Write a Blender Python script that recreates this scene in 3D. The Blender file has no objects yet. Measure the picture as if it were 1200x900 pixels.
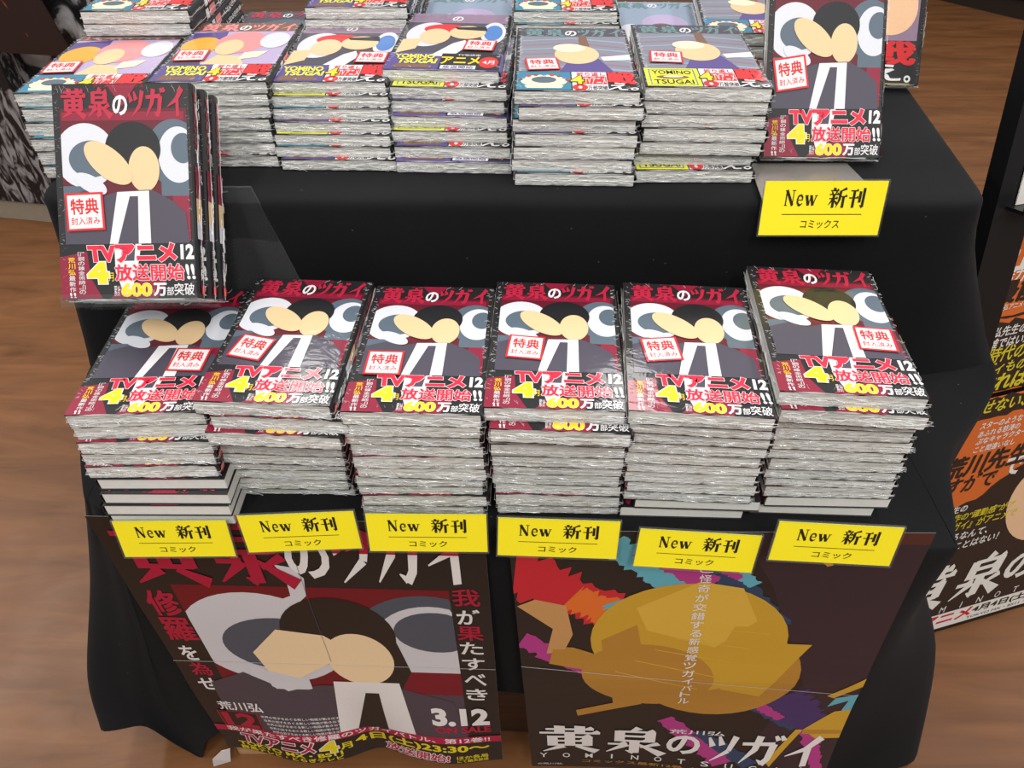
import bpy, bmesh, math, random
from mathutils import Vector, Matrix, noise
PI = math.pi
R = math.radians
SC = bpy.context.scene
COL = SC.collection

# ------------------------------------------------------------------ camera, world, lights, exposure
cam_d = bpy.data.cameras.new('camera'); cam = bpy.data.objects.new('camera', cam_d); COL.objects.link(cam)
cam_d.sensor_width = 36; cam_d.lens = 27.0; cam_d.clip_start = .02
cam.location = (0, 0, 1.10); cam.rotation_euler = (R(90 - 41.5), 0, 0)
SC.camera = cam
SC.view_settings.view_transform = 'Standard'; SC.view_settings.look = 'None'
SC.view_settings.gamma = 1; SC.view_settings.use_curve_mapping = False
SC.view_settings.exposure = 0.0
world = bpy.data.worlds.new('shop_ambient'); SC.world = world; world.use_nodes = True
world.node_tree.nodes['Background'].inputs[0].default_value = (.95, .97, 1.0, 1)
world.node_tree.nodes['Background'].inputs[1].default_value = .27
def area(name, loc, sx, sy, watts, rot=(0, 0, 0), colr=(1, .97, .92)):
    l = bpy.data.lights.new(name, 'AREA'); l.shape = 'RECTANGLE'; l.size = sx; l.size_y = sy
    l.energy = watts; l.color = colr
    o = bpy.data.objects.new(name, l); COL.objects.link(o); o.location = loc; o.rotation_euler = rot
# rows of ceiling tubes running front to back
for tx, ty, w in ((-.75, -1.3, 25), (.35, -1.3, 27), (2.2, -1.25, 28), (-.75, .5, 13), (.75, .5, 13), (-1.0, 2.4, 9), (.55, 2.4, 9), (2.5, 2.3, 30), (-2.5, 2.0, 30), (2.6, .2, 16), (-2.6, .1, 16)):
    area('ceiling_tube_light', (tx, ty, 2.75), .22, 1.25, w * 1.3)

# ------------------------------------------------------------------ materials
def lin(c):
    return tuple((v / 12.92 if v <= .04045 else ((v + .055) / 1.055) ** 2.4) for v in (x / 255 for x in c))
MATS = {}
def newmat(name):
    m = bpy.data.materials.new(name); m.use_nodes = True
    nt = m.node_tree; return m, nt, nt.nodes['Principled BSDF']
def N(nt, t, **kw):
    n = nt.nodes.new(t)
    for k, v in kw.items(): setattr(n, k, v)
    return n
def film_normal(nt, scale=(34, 48, 60), strength=.22, dist=.0016):
    """wrinkles of the shrink film as a bump for the clear coat"""
    tc = N(nt, 'ShaderNodeTexCoord'); oi = N(nt, 'ShaderNodeObjectInfo')
    mp = N(nt, 'ShaderNodeMapping'); mp.inputs['Scale'].default_value = scale
    ad = N(nt, 'ShaderNodeVectorMath', operation='ADD')
    nt.links.new(tc.outputs['Object'], mp.inputs[0]); nt.links.new(mp.outputs[0], ad.inputs[0])
    ml = N(nt, 'ShaderNodeMath', operation='MULTIPLY'); ml.inputs[1].default_value = 37
    nt.links.new(oi.outputs['Random'], ml.inputs[0]); nt.links.new(ml.outputs[0], ad.inputs[1])
    no = N(nt, 'ShaderNodeTexNoise'); no.inputs['Scale'].default_value = 1; no.inputs['Detail'].default_value = 3
    no.inputs['Distortion'].default_value = 1.2
    nt.links.new(ad.outputs[0], no.inputs['Vector'])
    bp = N(nt, 'ShaderNodeBump'); bp.inputs['Strength'].default_value = strength; bp.inputs['Distance'].default_value = dist
    nt.links.new(no.outputs['Fac'], bp.inputs['Height'])
    return bp.outputs['Normal']
def ink(name, rgb, film=True, rough=.5, var=.06):
    """printed colour on paper; film=True adds the glossy shrink film over it"""
    key = ('f_' if film else 'p_') + name
    if key in MATS: return MATS[key]
    m, nt, b = newmat(key)
    c = lin(rgb)
    no = N(nt, 'ShaderNodeTexNoise'); no.inputs['Scale'].default_value = 900; no.inputs['Detail'].default_value = 1
    tc = N(nt, 'ShaderNodeTexCoord'); nt.links.new(tc.outputs['Object'], no.inputs['Vector'])
    mx = N(nt, 'ShaderNodeMix', data_type='RGBA')
    mx.inputs['A'].default_value = (*[v * (1 - var) for v in c], 1); mx.inputs['B'].default_value = (*[min(1, v * (1 + var)) for v in c], 1)
    nt.links.new(no.outputs['Fac'], mx.inputs['Factor']); nt.links.new(mx.outputs['Result'], b.inputs['Base Color'])
    b.inputs['Roughness'].default_value = rough
    b.inputs['Specular IOR Level'].default_value = .35
    if film:
        b.inputs['Coat Weight'].default_value = .7; b.inputs['Coat Roughness'].default_value = .09; b.inputs['Coat IOR'].default_value = 1.48
        nt.links.new(film_normal(nt), b.inputs['Coat Normal'])
    MATS[key] = m; return m
PAL = {'black': (30, 28, 30), 'white': (222, 220, 222), 'red': (214, 30, 62), 'title': (176, 30, 60), 'maroon': (132, 20, 50), 'dred': (92, 14, 32),
       'pale': (206, 208, 216), 'slate': (84, 98, 112), 'skin': (222, 190, 146), 'peach': (236, 190, 150), 'suit': (70, 66, 80), 'ink': (22, 22, 26), 'gold': (246, 206, 20),
       'pink': (226, 138, 140), 'lav': (176, 160, 196), 'purple': (84, 68, 132), 'orange': (226, 160, 50), 'teal': (52, 122, 150), 'yellow': (226, 222, 40),
       'cream': (232, 222, 190), 'grey': (128, 128, 140), 'blue': (70, 120, 186), 'scarlet': (206, 34, 38), 'brown': (120, 84, 66), 'mauve': (140, 116, 140), 'sky': (140, 156, 178), 'green': (104, 134, 136)}
def I(n, film=True): return ink(n, PAL[n], film)
def pages_mat():
    if 'pages' in MATS: return MATS['pages']
    m, nt, b = newmat('page_edges')
    tc = N(nt, 'ShaderNodeTexCoord'); oi = N(nt, 'ShaderNodeObjectInfo')
    mp = N(nt, 'ShaderNodeMapping'); mp.inputs['Scale'].default_value = (9, 9, 1500)
    ad = N(nt, 'ShaderNodeVectorMath', operation='ADD'); ml = N(nt, 'ShaderNodeMath', operation='MULTIPLY'); ml.inputs[1].default_value = 50
    nt.links.new(oi.outputs['Random'], ml.inputs[0]); nt.links.new(tc.outputs['Object'], mp.inputs[0])
    nt.links.new(mp.outputs[0], ad.inputs[0]); nt.links.new(ml.outputs[0], ad.inputs[1])
    no = N(nt, 'ShaderNodeTexNoise'); no.inputs['Scale'].default_value = 1; no.inputs['Detail'].default_value = 4; no.inputs['Distortion'].default_value = .3
    nt.links.new(ad.outputs[0], no.inputs['Vector'])
    rp = N(nt, 'ShaderNodeValToRGB'); rp.color_ramp.elements[0].position = .3; rp.color_ramp.elements[0].color = (*lin((150, 150, 146)), 1)
    rp.color_ramp.elements[1].position = .62; rp.color_ramp.elements[1].color = (*lin((220, 219, 213)), 1)
    nt.links.new(no.outputs['Fac'], rp.inputs[0]); nt.links.new(rp.outputs[0], b.inputs['Base Color'])
    b.inputs['Roughness'].default_value = .8
    b.inputs['Coat Weight'].default_value = .6; b.inputs['Coat Roughness'].default_value = .12
    nt.links.new(film_normal(nt, (90, 90, 160), .8, .003), b.inputs['Coat Normal'])
    MATS['pages'] = m; return m
def film_mat():
    if 'film' in MATS: return MATS['film']
    m, nt, b = newmat('crinkled_film')
    b.inputs['Base Color'].default_value = (.88, .89, .9, 1); b.inputs['Roughness'].default_value = .16
    b.inputs['Specular IOR Level'].default_value = 1.0
    tr = N(nt, 'ShaderNodeBsdfTransparent'); mx = N(nt, 'ShaderNodeMixShader'); mx.inputs[0].default_value = .36
    nt.links.new(tr.outputs[0], mx.inputs[1]); nt.links.new(b.outputs[0], mx.inputs[2])
    nt.links.new(mx.outputs[0], nt.nodes['Material Output'].inputs['Surface'])
    MATS['film'] = m; return m
def acrylic_mat():
    if 'acrylic' in MATS: return MATS['acrylic']
    m, nt, b = newmat('clear_acrylic')
    b.inputs['Base Color'].default_value = (.9, .93, .94, 1); b.inputs['Roughness'].default_value = .08
    b.inputs['Specular IOR Level'].default_value = .9
    tr = N(nt, 'ShaderNodeBsdfTransparent'); tr.inputs[0].default_value = (.93, .95, .95, 1)
    fr = N(nt, 'ShaderNodeLayerWeight'); fr.inputs[0].default_value = .35
    ma = N(nt, 'ShaderNodeMath', operation='MULTIPLY_ADD'); ma.inputs[1].default_value = .08; ma.inputs[2].default_value = .012
    nt.links.new(fr.outputs['Facing'], ma.inputs[0])
    mx = N(nt, 'ShaderNodeMixShader'); nt.links.new(ma.outputs[0], mx.inputs[0])
    nt.links.new(tr.outputs[0], mx.inputs[1]); nt.links.new(b.outputs[0], mx.inputs[2])
    nt.links.new(mx.outputs[0], nt.nodes['Material Output'].inputs['Surface'])
    MATS['acrylic'] = m; return m
def simple(name, rgb, rough=.6, metal=0, spec=.4):
    if name in MATS: return MATS[name]
    m, nt, b = newmat(name); c = lin(rgb)
    tc = N(nt, 'ShaderNodeTexCoord'); no = N(nt, 'ShaderNodeTexNoise'); no.inputs['Scale'].default_value = 120; no.inputs['Detail'].default_value = 3
    nt.links.new(tc.outputs['Object'], no.inputs['Vector'])
    mx = N(nt, 'ShaderNodeMix', data_type='RGBA'); mx.inputs['A'].default_value = (*[v * .9 for v in c], 1); mx.inputs['B'].default_value = (*[min(1, v * 1.1) for v in c], 1)
    nt.links.new(no.outputs['Fac'], mx.inputs['Factor']); nt.links.new(mx.outputs['Result'], b.inputs['Base Color'])
    b.inputs['Roughness'].default_value = rough; b.inputs['Metallic'].default_value = metal; b.inputs['Specular IOR Level'].default_value = spec
    MATS[name] = m; return m
def cloth_mat():
    m, nt, b = newmat('black_cloth')
    tc = N(nt, 'ShaderNodeTexCoord')
    n1 = N(nt, 'ShaderNodeTexNoise'); n1.inputs['Scale'].default_value = 1400; n1.inputs['Detail'].default_value = 2
    n2 = N(nt, 'ShaderNodeTexNoise'); n2.inputs['Scale'].default_value = 9; n2.inputs['Detail'].default_value = 4
    vo = N(nt, 'ShaderNodeTexVoronoi'); vo.inputs['Scale'].default_value = 42
    for n in (n1, n2, vo): nt.links.new(tc.outputs['Object'], n.inputs['Vector'])
    rp = N(nt, 'ShaderNodeValToRGB'); rp.color_ramp.elements[0].color = (.0038, .0040, .0050, 1); rp.color_ramp.elements[1].color = (.0080, .0083, .0100, 1)
    nt.links.new(n2.outputs['Fac'], rp.inputs[0])
    lint = N(nt, 'ShaderNodeMath', operation='LESS_THAN'); lint.inputs[1].default_value = .035
    nt.links.new(vo.outputs['Distance'], lint.inputs[0])
    mx = N(nt, 'ShaderNodeMix', data_type='RGBA'); mx.inputs['B'].default_value = (.1, .1, .11, 1)
    ml = N(nt, 'ShaderNodeMath', operation='MULTIPLY'); ml.inputs[1].default_value = .55
    nt.links.new(lint.outputs[0], ml.inputs[0]); nt.links.new(ml.outputs[0], mx.inputs['Factor'])
    nt.links.new(rp.outputs[0], mx.inputs['A']); nt.links.new(mx.outputs['Result'], b.inputs['Base Color'])
    bp = N(nt, 'ShaderNodeBump'); bp.inputs['Strength'].default_value = .35; bp.inputs['Distance'].default_value = .0006
    nt.links.new(n1.outputs['Fac'], bp.inputs['Height']); nt.links.new(bp.outputs[0], b.inputs['Normal'])
    b.inputs['Roughness'].default_value = .9; b.inputs['Specular IOR Level'].default_value = .18
    b.inputs['Sheen Weight'].default_value = .015; b.inputs['Sheen Roughness'].default_value = .5
    return m
def wood_mat(name, c0, c1, scale, rough=.4, rot=0, bump=.0):
    m, nt, b = newmat(name)
    tc = N(nt, 'ShaderNodeTexCoord'); mp = N(nt, 'ShaderNodeMapping'); mp.inputs['Scale'].default_value = scale; mp.inputs['Rotation'].default_value = (0, 0, rot)
    nt.links.new(tc.outputs['Object'], mp.inputs[0])
    no = N(nt, 'ShaderNodeTexNoise'); no.inputs['Scale'].default_value = 1; no.inputs['Detail'].default_value = 6; no.inputs['Roughness'].default_value = .62; no.inputs['Distortion'].default_value = .9
    nt.links.new(mp.outputs[0], no.inputs['Vector'])
    rp = N(nt, 'ShaderNodeValToRGB'); rp.color_ramp.elements[0].position = .32; rp.color_ramp.elements[0].color = (*lin(c0), 1)
    rp.color_ramp.elements[1].position = .7; rp.color_ramp.elements[1].color = (*lin(c1), 1)
    nt.links.new(no.outputs['Fac'], rp.inputs[0]); nt.links.new(rp.outputs[0], b.inputs['Base Color'])
    n3 = N(nt, 'ShaderNodeTexNoise'); n3.inputs['Scale'].default_value = 14; n3.inputs['Detail'].default_value = 3
    nt.links.new(tc.outputs['Object'], n3.inputs['Vector'])
    mr = N(nt, 'ShaderNodeMapRange'); mr.inputs['To Min'].default_value = rough - .08; mr.inputs['To Max'].default_value = rough + .12
    nt.links.new(n3.outputs['Fac'], mr.inputs[0]); nt.links.new(mr.outputs[0], b.inputs['Roughness'])
    b.inputs['Specular IOR Level'].default_value = .35
    return m

# ------------------------------------------------------------------ object helpers
def link(name, me, parent=None):
    o = bpy.data.objects.new(name, me); COL.objects.link(o)
    if parent is not None: o.parent = parent
    return o
def tag(o, label, cat, group=None, kind=None):
    o['label'] = label; o['category'] = cat
    if group: o['group'] = group
    if kind: o['kind'] = kind
    return o
def empty(name, loc=(0, 0, 0), rot=(0, 0, 0)):
    o = bpy.data.objects.new(name, None); o.empty_display_size = .02; COL.objects.link(o)
    o.location = loc; o.rotation_euler = rot; return o
class MB:
    """collects faces with materials; build() makes ONE mesh"""
    def __init__(s): s.v = []; s.f = []; s.m = []; s.mats = []
    def mi(s, mat):
        if mat not in s.mats: s.mats.append(mat)
        return s.mats.index(mat)
    def add(s, vs, fs, mat):
        b = len(s.v); s.v += [tuple(v) for v in vs]; k = s.mi(mat)
        for f in fs: s.f.append(tuple(i + b for i in f)); s.m.append(k)
    def box(s, x0, y0, z0, x1, y1, z1, mat):
        vs = [(x, y, z) for z in (z0, z1) for y in (y0, y1) for x in (x0, x1)]
        s.add(vs, [(0, 2, 3, 1), (4, 5, 7, 6), (0, 1, 5, 4), (2, 6, 7, 3), (0, 4, 6, 2), (1, 3, 7, 5)], mat)
    def prism(s, pts, y0, y1, mat):            # outline in x,z extruded along y
        n = len(pts); vs = [(x, y0, z) for x, z in pts] + [(x, y1, z) for x, z in pts]
        s.add(vs, [tuple(range(n)), tuple(range(2 * n - 1, n - 1, -1))] + [(i, i + n, (i + 1) % n + n, (i + 1) % n) for i in range(n)], mat)
    def mesh(s, name, smooth=False):
        me = bpy.data.meshes.new(name); me.from_pydata(s.v, [], s.f)
        for mt in s.mats: me.materials.append(mt)
        me.polygons.foreach_set('material_index', s.m)
        if smooth: me.polygons.foreach_set('use_smooth', [True] * len(s.f))
        me.update(); return me

# ------------------------------------------------------------------ lettering
_TC = {}
def text_geo(body, off=0.0):
    key = (body, off)
    if key in _TC: return _TC[key]
    cu = bpy.data.curves.new('lettering', 'FONT'); cu.body = body; cu.size = 1; cu.offset = off; cu.resolution_u = 3; cu.fill_mode = 'FRONT'
    o = bpy.data.objects.new('lettering', cu); COL.objects.link(o)
    dg = bpy.context.evaluated_depsgraph_get(); me = o.evaluated_get(dg).to_mesh()
    vs = [(v.co.x, v.co.y) for v in me.vertices]; fs = [tuple(p.vertices) for p in me.polygons]
    o.evaluated_get(dg).to_mesh_clear(); bpy.data.objects.remove(o); bpy.data.curves.remove(cu)
    if not vs: vs = [(0, 0)]
    x0 = min(v[0] for v in vs); x1 = max(v[0] for v in vs); y0 = min(v[1] for v in vs); y1 = max(v[1] for v in vs)
    _TC[key] = (vs, fs, (x0, y0, max(x1, x0 + 1e-4), max(y1, y0 + 1e-4))); return _TC[key]
def quad(a, b, wa, wb):
    d = Vector((b[0] - a[0], b[1] - a[1])); n = Vector((-d.y, d.x)).normalized()
    return [(a[0] - n.x * wa, a[1] - n.y * wa), (b[0] - n.x * wb, b[1] - n.y * wb), (b[0] + n.x * wb, b[1] + n.y * wb), (a[0] + n.x * wa, a[1] + n.y * wa)]
# brush-style glyph strokes in a 100 x 100 box: h = thin bar with a triangular stop, v = thick stem, p = tapering sweep
GL = {
 '黄': [('h', 12, 88, 87), ('v', 34, 74, 99), ('v', 66, 74, 99), ('h', 2, 98, 73), ('v', 22, 22, 60), ('v', 78, 22, 60), ('h', 18, 84, 58), ('h', 22, 78, 42), ('h', 18, 82, 26), ('v', 50, 24, 74), ('p', (40, 22), (6, 0), 6, 1), ('p', (60, 22), (94, 1), 3, 7)],
 '泉': [('p', (56, 100), (42, 84), 6, 2), ('v', 25, 46, 86), ('v', 75, 46, 86), ('h', 22, 82, 85), ('h', 25, 75, 68), ('h', 25, 75, 50), ('v', 50, 2, 50), ('p', (50, 4), (36, 12), 5, 1), ('h', 6, 38, 36), ('p', (38, 36), (4, 4), 6, 1), ('p', (90, 44), (60, 26), 5, 2), ('p', (56, 38), (98, 2), 2, 8)],
 'ツ': [('p', (10, 82), (24, 52), 3, 8), ('p', (40, 88), (52, 58), 3, 8), ('p', (90, 90), (74, 40), 8, 6), ('p', (74, 40), (22, 0), 6, 1)],
 'ガ': [('p', (6, 68), (80, 72), 4, 5), ('p', (78, 72), (70, 22), 7, 6), ('p', (71, 24), (58, 2), 6, 6), ('p', (60, 6), (46, 18), 6, 1), ('p', (44, 96), (36, 48), 7, 6), ('p', (36, 50), (6, 2), 6, 1), ('p', (78, 99), (86, 84), 3, 5), ('p', (91, 100), (99, 85), 3, 5)],
 'イ': [('p', (84, 98), (52, 58), 8, 6), ('p', (54, 60), (4, 34), 6, 1), ('v', 58, 0, 64)],
 '新': [('v', 27, 86, 99), ('h', 6, 50, 86), ('p', (14, 82), (20, 70), 2, 4), ('p', (42, 82), (34, 70), 4, 2), ('h', 2, 54, 67), ('h', 4, 50, 47), ('v', 27, 0, 67), ('p', (25, 45), (3, 14), 5, 1), ('p', (30, 40), (50, 20), 2, 5), ('p', (92, 97), (58, 82), 5, 2), ('p', (62, 86), (60, 40), 5, 5), ('p', (60, 42), (46, 2), 5, 1), ('h', 60, 100, 57), ('v', 81, 0, 57)],
 '刊': [('h', 8, 54, 85), ('h', 2, 60, 50), ('v', 31, 0, 85), ('v', 70, 26, 82), ('v', 92, 3, 98), ('p', (92, 3), (74, 15), 5, 1)],
 'N': [('b', 8, 20, 0, 100), ('p', (14, 98), (80, 2), 9, 9), ('b', 76, 84, 0, 100), ('b', 0, 30, 94, 100), ('b', 2, 30, 0, 6), ('b', 64, 98, 94, 100)],
 'e': [('p', (14, 34), (24, 60), 8, 6), ('p', (24, 60), (50, 68), 6, 4), ('p', (50, 68), (74, 60), 4, 7), ('p', (74, 60), (80, 40), 8, 6), ('b', 14, 84, 34, 40), ('p', (14, 36), (24, 12), 8, 8), ('p', (24, 12), (52, 3), 8, 6), ('p', (52, 3), (84, 16), 5, 2)],
 'w': [('p', (12, 66), (32, 2), 8, 8), ('p', (50, 66), (33, 2), 3, 3), ('p', (48, 66), (68, 2), 8, 8), ('p', (88, 66), (69, 2), 3, 3), ('b', 0, 28, 63, 68), ('b', 38, 60, 63, 68), ('b', 76, 100, 63, 68)],
}
def glyph_polys(ch, hw=3.2, vw=6.5, swell=1.0):
    out = []
    for s in GL[ch]:
        if s[0] == 'h':
            _, x0, x1, y = s; out.append([(x0, y - hw), (x1, y - hw), (x1, y + hw), (x0, y + hw)])
            out.append([(x1 - 13, y + hw), (x1 + 1, y + hw), (x1 - 5, y + hw + 8)])
        elif s[0] == 'v':
            _, x, y0, y1 = s; out.append([(x - vw, y0), (x + vw, y0 + 2), (x + vw, y1), (x - vw, y1 + 2)])
        elif s[0] == 'b':
            _, x0, x1, y0, y1 = s; out.append([(x0, y0), (x1, y0), (x1, y1), (x0, y1)])
        else:
            _, a, b, wa, wb = s; out.append(quad(a, b, wa * swell, wb * swell))
    return out
class Art(MB):
    """flat print laid out in (u, v); layers are stacked a tenth of a millimetre apart; place() maps them to 3D"""
    EPS = .00011
    def __init__(s, place): super().__init__(); s.place = place
    def poly(s, pts, mat, lay):
        a = sum(pts[i][0] * pts[(i + 1) % len(pts)][1] - pts[(i + 1) % len(pts)][0] * pts[i][1] for i in range(len(pts)))
        if (a < 0) != (getattr(s, 'flip', False)): pts = pts[::-1]
        s.nth = getattr(s, 'nth', 0) + 1; e = (s.nth % 24) * 4e-6
        s.add([s.place(u, v, lay * s.EPS + e) for u, v in pts], [tuple(range(len(pts)))], mat)
    def rect(s, u0, v0, u1, v1, mat, lay): s.poly([(u0, v0), (u1, v0), (u1, v1), (u0, v1)], mat, lay)
    def oval(s, cu, cv, ru, rv, mat, lay, rot=0, n=36, clip=None):
        c, si = math.cos(rot), math.sin(rot)
        pts = []
        for i in range(n):
            a = 2 * PI * i / n; x, y = ru * math.cos(a), rv * math.sin(a)
            p = (cu + x * c - y * si, cv + x * si + y * c)
            if clip: p = (min(max(p[0], clip[0]), clip[2]), min(max(p[1], clip[1]), clip[3]))
            pts.append(p)
        s.poly(pts, mat, lay)
    def tri(s, vs, fs, f, mat, lay):
        s.nth = getattr(s, 'nth', 0) + 1; e = (s.nth % 24) * 4e-6
        s.add([s.place(*f(x, y), lay * s.EPS + e) for x, y in vs], fs, mat)
    def text(s, body, box, mat, lay, bold=.0, shear=0, rot=0, edge=None, edge_off=.05):
        if edge is not None: s.text(body, box, edge, lay, bold + edge_off, shear, rot, None)
        bb = text_geo(body, 0)[2]
        dense = bold > .004 and any(ch >= '\u4e00' and ch < '\ua000' for ch in body)   # thicken dense characters by overstriking
        vs, fs, _ = text_geo(body, 0 if dense else bold)
        u0, v0, u1, v1 = box
        if body in ('I', '!', '月', '1'): k_ = (bb[2] - bb[0]) / (bb[3] - bb[1]) * abs(v1 - v0); m_ = (u0 + u1) / 2; k_ = min(k_, u1 - u0); u0, u1 = m_ - k_ / 2, m_ + k_ / 2
        cx, cy = (u0 + u1) / 2, (v0 + v1) / 2; c, si = math.cos(rot), math.sin(rot)
        def f(x, y):
            a = (x - bb[0]) / (bb[2] - bb[0]) - .5; b = (y - bb[1]) / (bb[3] - bb[1]) - .5
            a = a * (u1 - u0) + shear * b * (v1 - v0); b = b * (v1 - v0)
            return (cx + a * c - b * si, cy + a * si + b * c)
        ly = lay + (1 if edge is not None else 0)
        if not dense: s.tri(vs, fs, f, mat, ly); return
        m_ = 4 if bold < .035 else 8
        for k in range(m_):
            t = 2 * PI * (k + .5) / m_; dx, dy = bold * math.cos(t), bold * math.sin(t)
            s.tri(vs, fs, lambda x, y: f(x + dx, y + dy), mat, ly)
    def vtext(s, body, uc, v_top, v_bot, w, mat, lay, bold=0, fill=.86, du=0, edge=None, edge_off=.05):
        n = len(body); h = (v_bot - v_top) / n
        for i, ch in enumerate(body):
            a = v_top + h * (i + (1 - fill) / 2); b = v_top + h * (i + 1 - (1 - fill) / 2); u = uc + du * (i / max(1, n - 1))
            ww = w if ch not in '。、ー' else w * .45
            s.text(ch, (u - ww / 2, b, u + ww / 2, a), mat, lay, bold, 0, 0, edge, edge_off)
    def glyph(s, ch, box, mat, lay, hw=3.2, vw=6.5, swell=1.0, shear=0):
        u0, v0, u1, v1 = box
        for p in glyph_polys(ch, hw, vw, swell):
            s.poly([(u0 + (u1 - u0) * (x / 100 + shear * (y / 100 - .5)), v0 + (v1 - v0) * y / 100) for x, y in p], mat, lay)

# ------------------------------------------------------------------ the setting: floor, rear display
fl = MB(); fmat = wood_mat('wood_floor', (94, 59, 33), (128, 84, 50), (2.2, 15, 1), .40, R(20))
fl.add([(-6, -1.5, 0), (6, -1.5, 0), (6, 8, 0), (-6, 8, 0)], [(0, 1, 2, 3)], fmat)
o = link('floor', fl.mesh('floor')); o['kind'] = 'structure'

# ------------------------------------------------------------------ display table and its cloth
tan = wood_mat('pale_wood', (166, 126, 88), (204, 166, 126), (9, 9, 60), .5)
dt = empty('display_table', (0, .46, 0)); tag(dt, 'low pale wooden two-step display table under the black cloth', 'table')
shaded_wood = wood_mat('shaded_wood', (52, 32, 20), (84, 54, 34), (9, 9, 60), .5)  # body wood coloured darker to stand for the shade below the cloth
b = MB(); b.add([(-.372, .048, 0), (.36, .02, 0), (.36, .66, 0), (-.372, .66, 0), (-.372, .020, .53), (.36, -.012, .53), (.36, .66, .53), (-.372, .66, .53)],
    [(3, 2, 1, 0), (4, 5, 6, 7), (0, 1, 5, 4), (1, 2, 6, 5), (2, 3, 7, 6), (3, 0, 4, 7)], shaded_wood)
for x0, x1, y in ((-.381, -.318, .002), (.33, .37, -.012)):
    q = MB(); q.box(x0, y, 0, x1, y + .014, .50, tan); link('corner_board', q.mesh('corner_board'), dt)
link('table_body', b.mesh('table_body'), dt)
b = MB(); b.box(-.42, .204, .531, .42, .66, .752, tan); link('step_box', b.mesh('step_box'), dt)

def crom(pts, n):
    """n samples along a Catmull-Rom curve through pts, equally many per span"""
    out = []; m = len(pts) - 1
    for k in range(n):
        t = k / (n - 1) * m; i = min(int(t), m - 1); f = t - i
        p = [pts[max(i - 1, 0)], pts[i], pts[i + 1], pts[min(i + 2, m)]]
        out.append(tuple(.5 * (2 * p[1][d] + (p[2][d] - p[0][d]) * f + (2 * p[0][d] - 5 * p[1][d] + 4 * p[2][d] - p[3][d]) * f * f + (3 * p[1][d] - p[0][d] - 3 * p[2][d] + p[3][d]) * f ** 3) for d in range(3)))
    return out
def loft(mb, rows, mat):
    n = len(rows[0]); vs = [p for r in rows for p in r]; fs = []
    for i in range(len(rows) - 1):
        for j in range(n - 1): fs.append((i * n + j, (i + 1) * n + j, (i + 1) * n + j + 1, i * n + j + 1))
    mb.add(vs, fs, mat)
def seg(a, b, n): return [tuple(a[d] + (b[d] - a[d]) * i / n for d in range(3)) for i in range(n)]
def inset(path, d, z, cx=0, cy=.9):
    out = []
    for i, p in enumerate(path):
        a = path[max(i - 1, 0)]; c = path[min(i + 1, len(path) - 1)]
        t = Vector((c[0] - a[0], c[1] - a[1])).normalized(); nn = Vector((-t.y, t.x))
        out.append((p[0] + nn.x * d, p[1] + nn.y * d, z))
    return out
CM = cloth_mat(); cl = MB()
# upper step: edge path runs back-left -> front-left corner -> front -> front-right corner -> back-right
UP = seg((-.452, 1.16, 0), (-.440, .672, 0), 14) + [(-.4395, .662, 0), (-.4375, .652, 0), (-.433, .645, 0), (-.426, .640, 0), (-.416, .637, 0)] + \
     seg((-.405, .636, 0), (.405, .630, 0), 36) + [(.405, .630, 0), (.417, .631, 0), (.427, .634, 0), (.434, .640, 0), (.438, .648, 0), (.4405, .66, 0)] + \
     seg((.443, .68, 0), (.500, 1.16, 0), 14) + [(.500, 1.16, 0)]
nU = len(UP)
def lerp(a, b, t): return tuple(a[i] + (b[i] - a[i]) * t for i in range(3))
# where the drop of the upper step meets the lower step (z = .54)
LO = seg((-.455, 1.16, 0), (-.478, .672, 0), 14) + [(-.478, .666, 0), (-.474, .660, 0), (-.462, .655, 0), (-.446, .654, 0), (-.425, .655, 0)] + \
     seg((-.405, .655, 0), (.405, .650, 0), 36) + [(.405, .650, 0), (.430, .650, 0), (.460, .647, 0), (.495, .654, 0), (.525, .662, 0), (.545, .670, 0)] + \
     seg((.552, .69, 0), (.510, 1.16, 0), 14) + [(.510, 1.16, 0)]
rows = [inset(UP, .02, .7615), inset(UP, .008, .7612), inset(UP, .003, .7597), inset(UP, .0006, .7565), inset(UP, 0, .751)]
for t in (.12, .26, .42, .6, .8, 1.0):
    rr = []
    for i, (a, c) in enumerate(zip(UP, LO)):
        e = t ** 1.25; x, y, _ = lerp(a, c, e); z = .751 + (.541 - .751) * t
        w = noise.noise((i * .23, t * 1.5, 3)) * .0035 * math.sin(PI * min(1, t * 1.1))
        rr.append((x + w * .5, y - abs(w) * .6, z))
    rows.append(rr)
loft(cl, rows, CM)
# top of the upper step
ring = rows[0]; vs = list(ring); cl.add(vs, [tuple(range(len(vs)))], CM)
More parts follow.
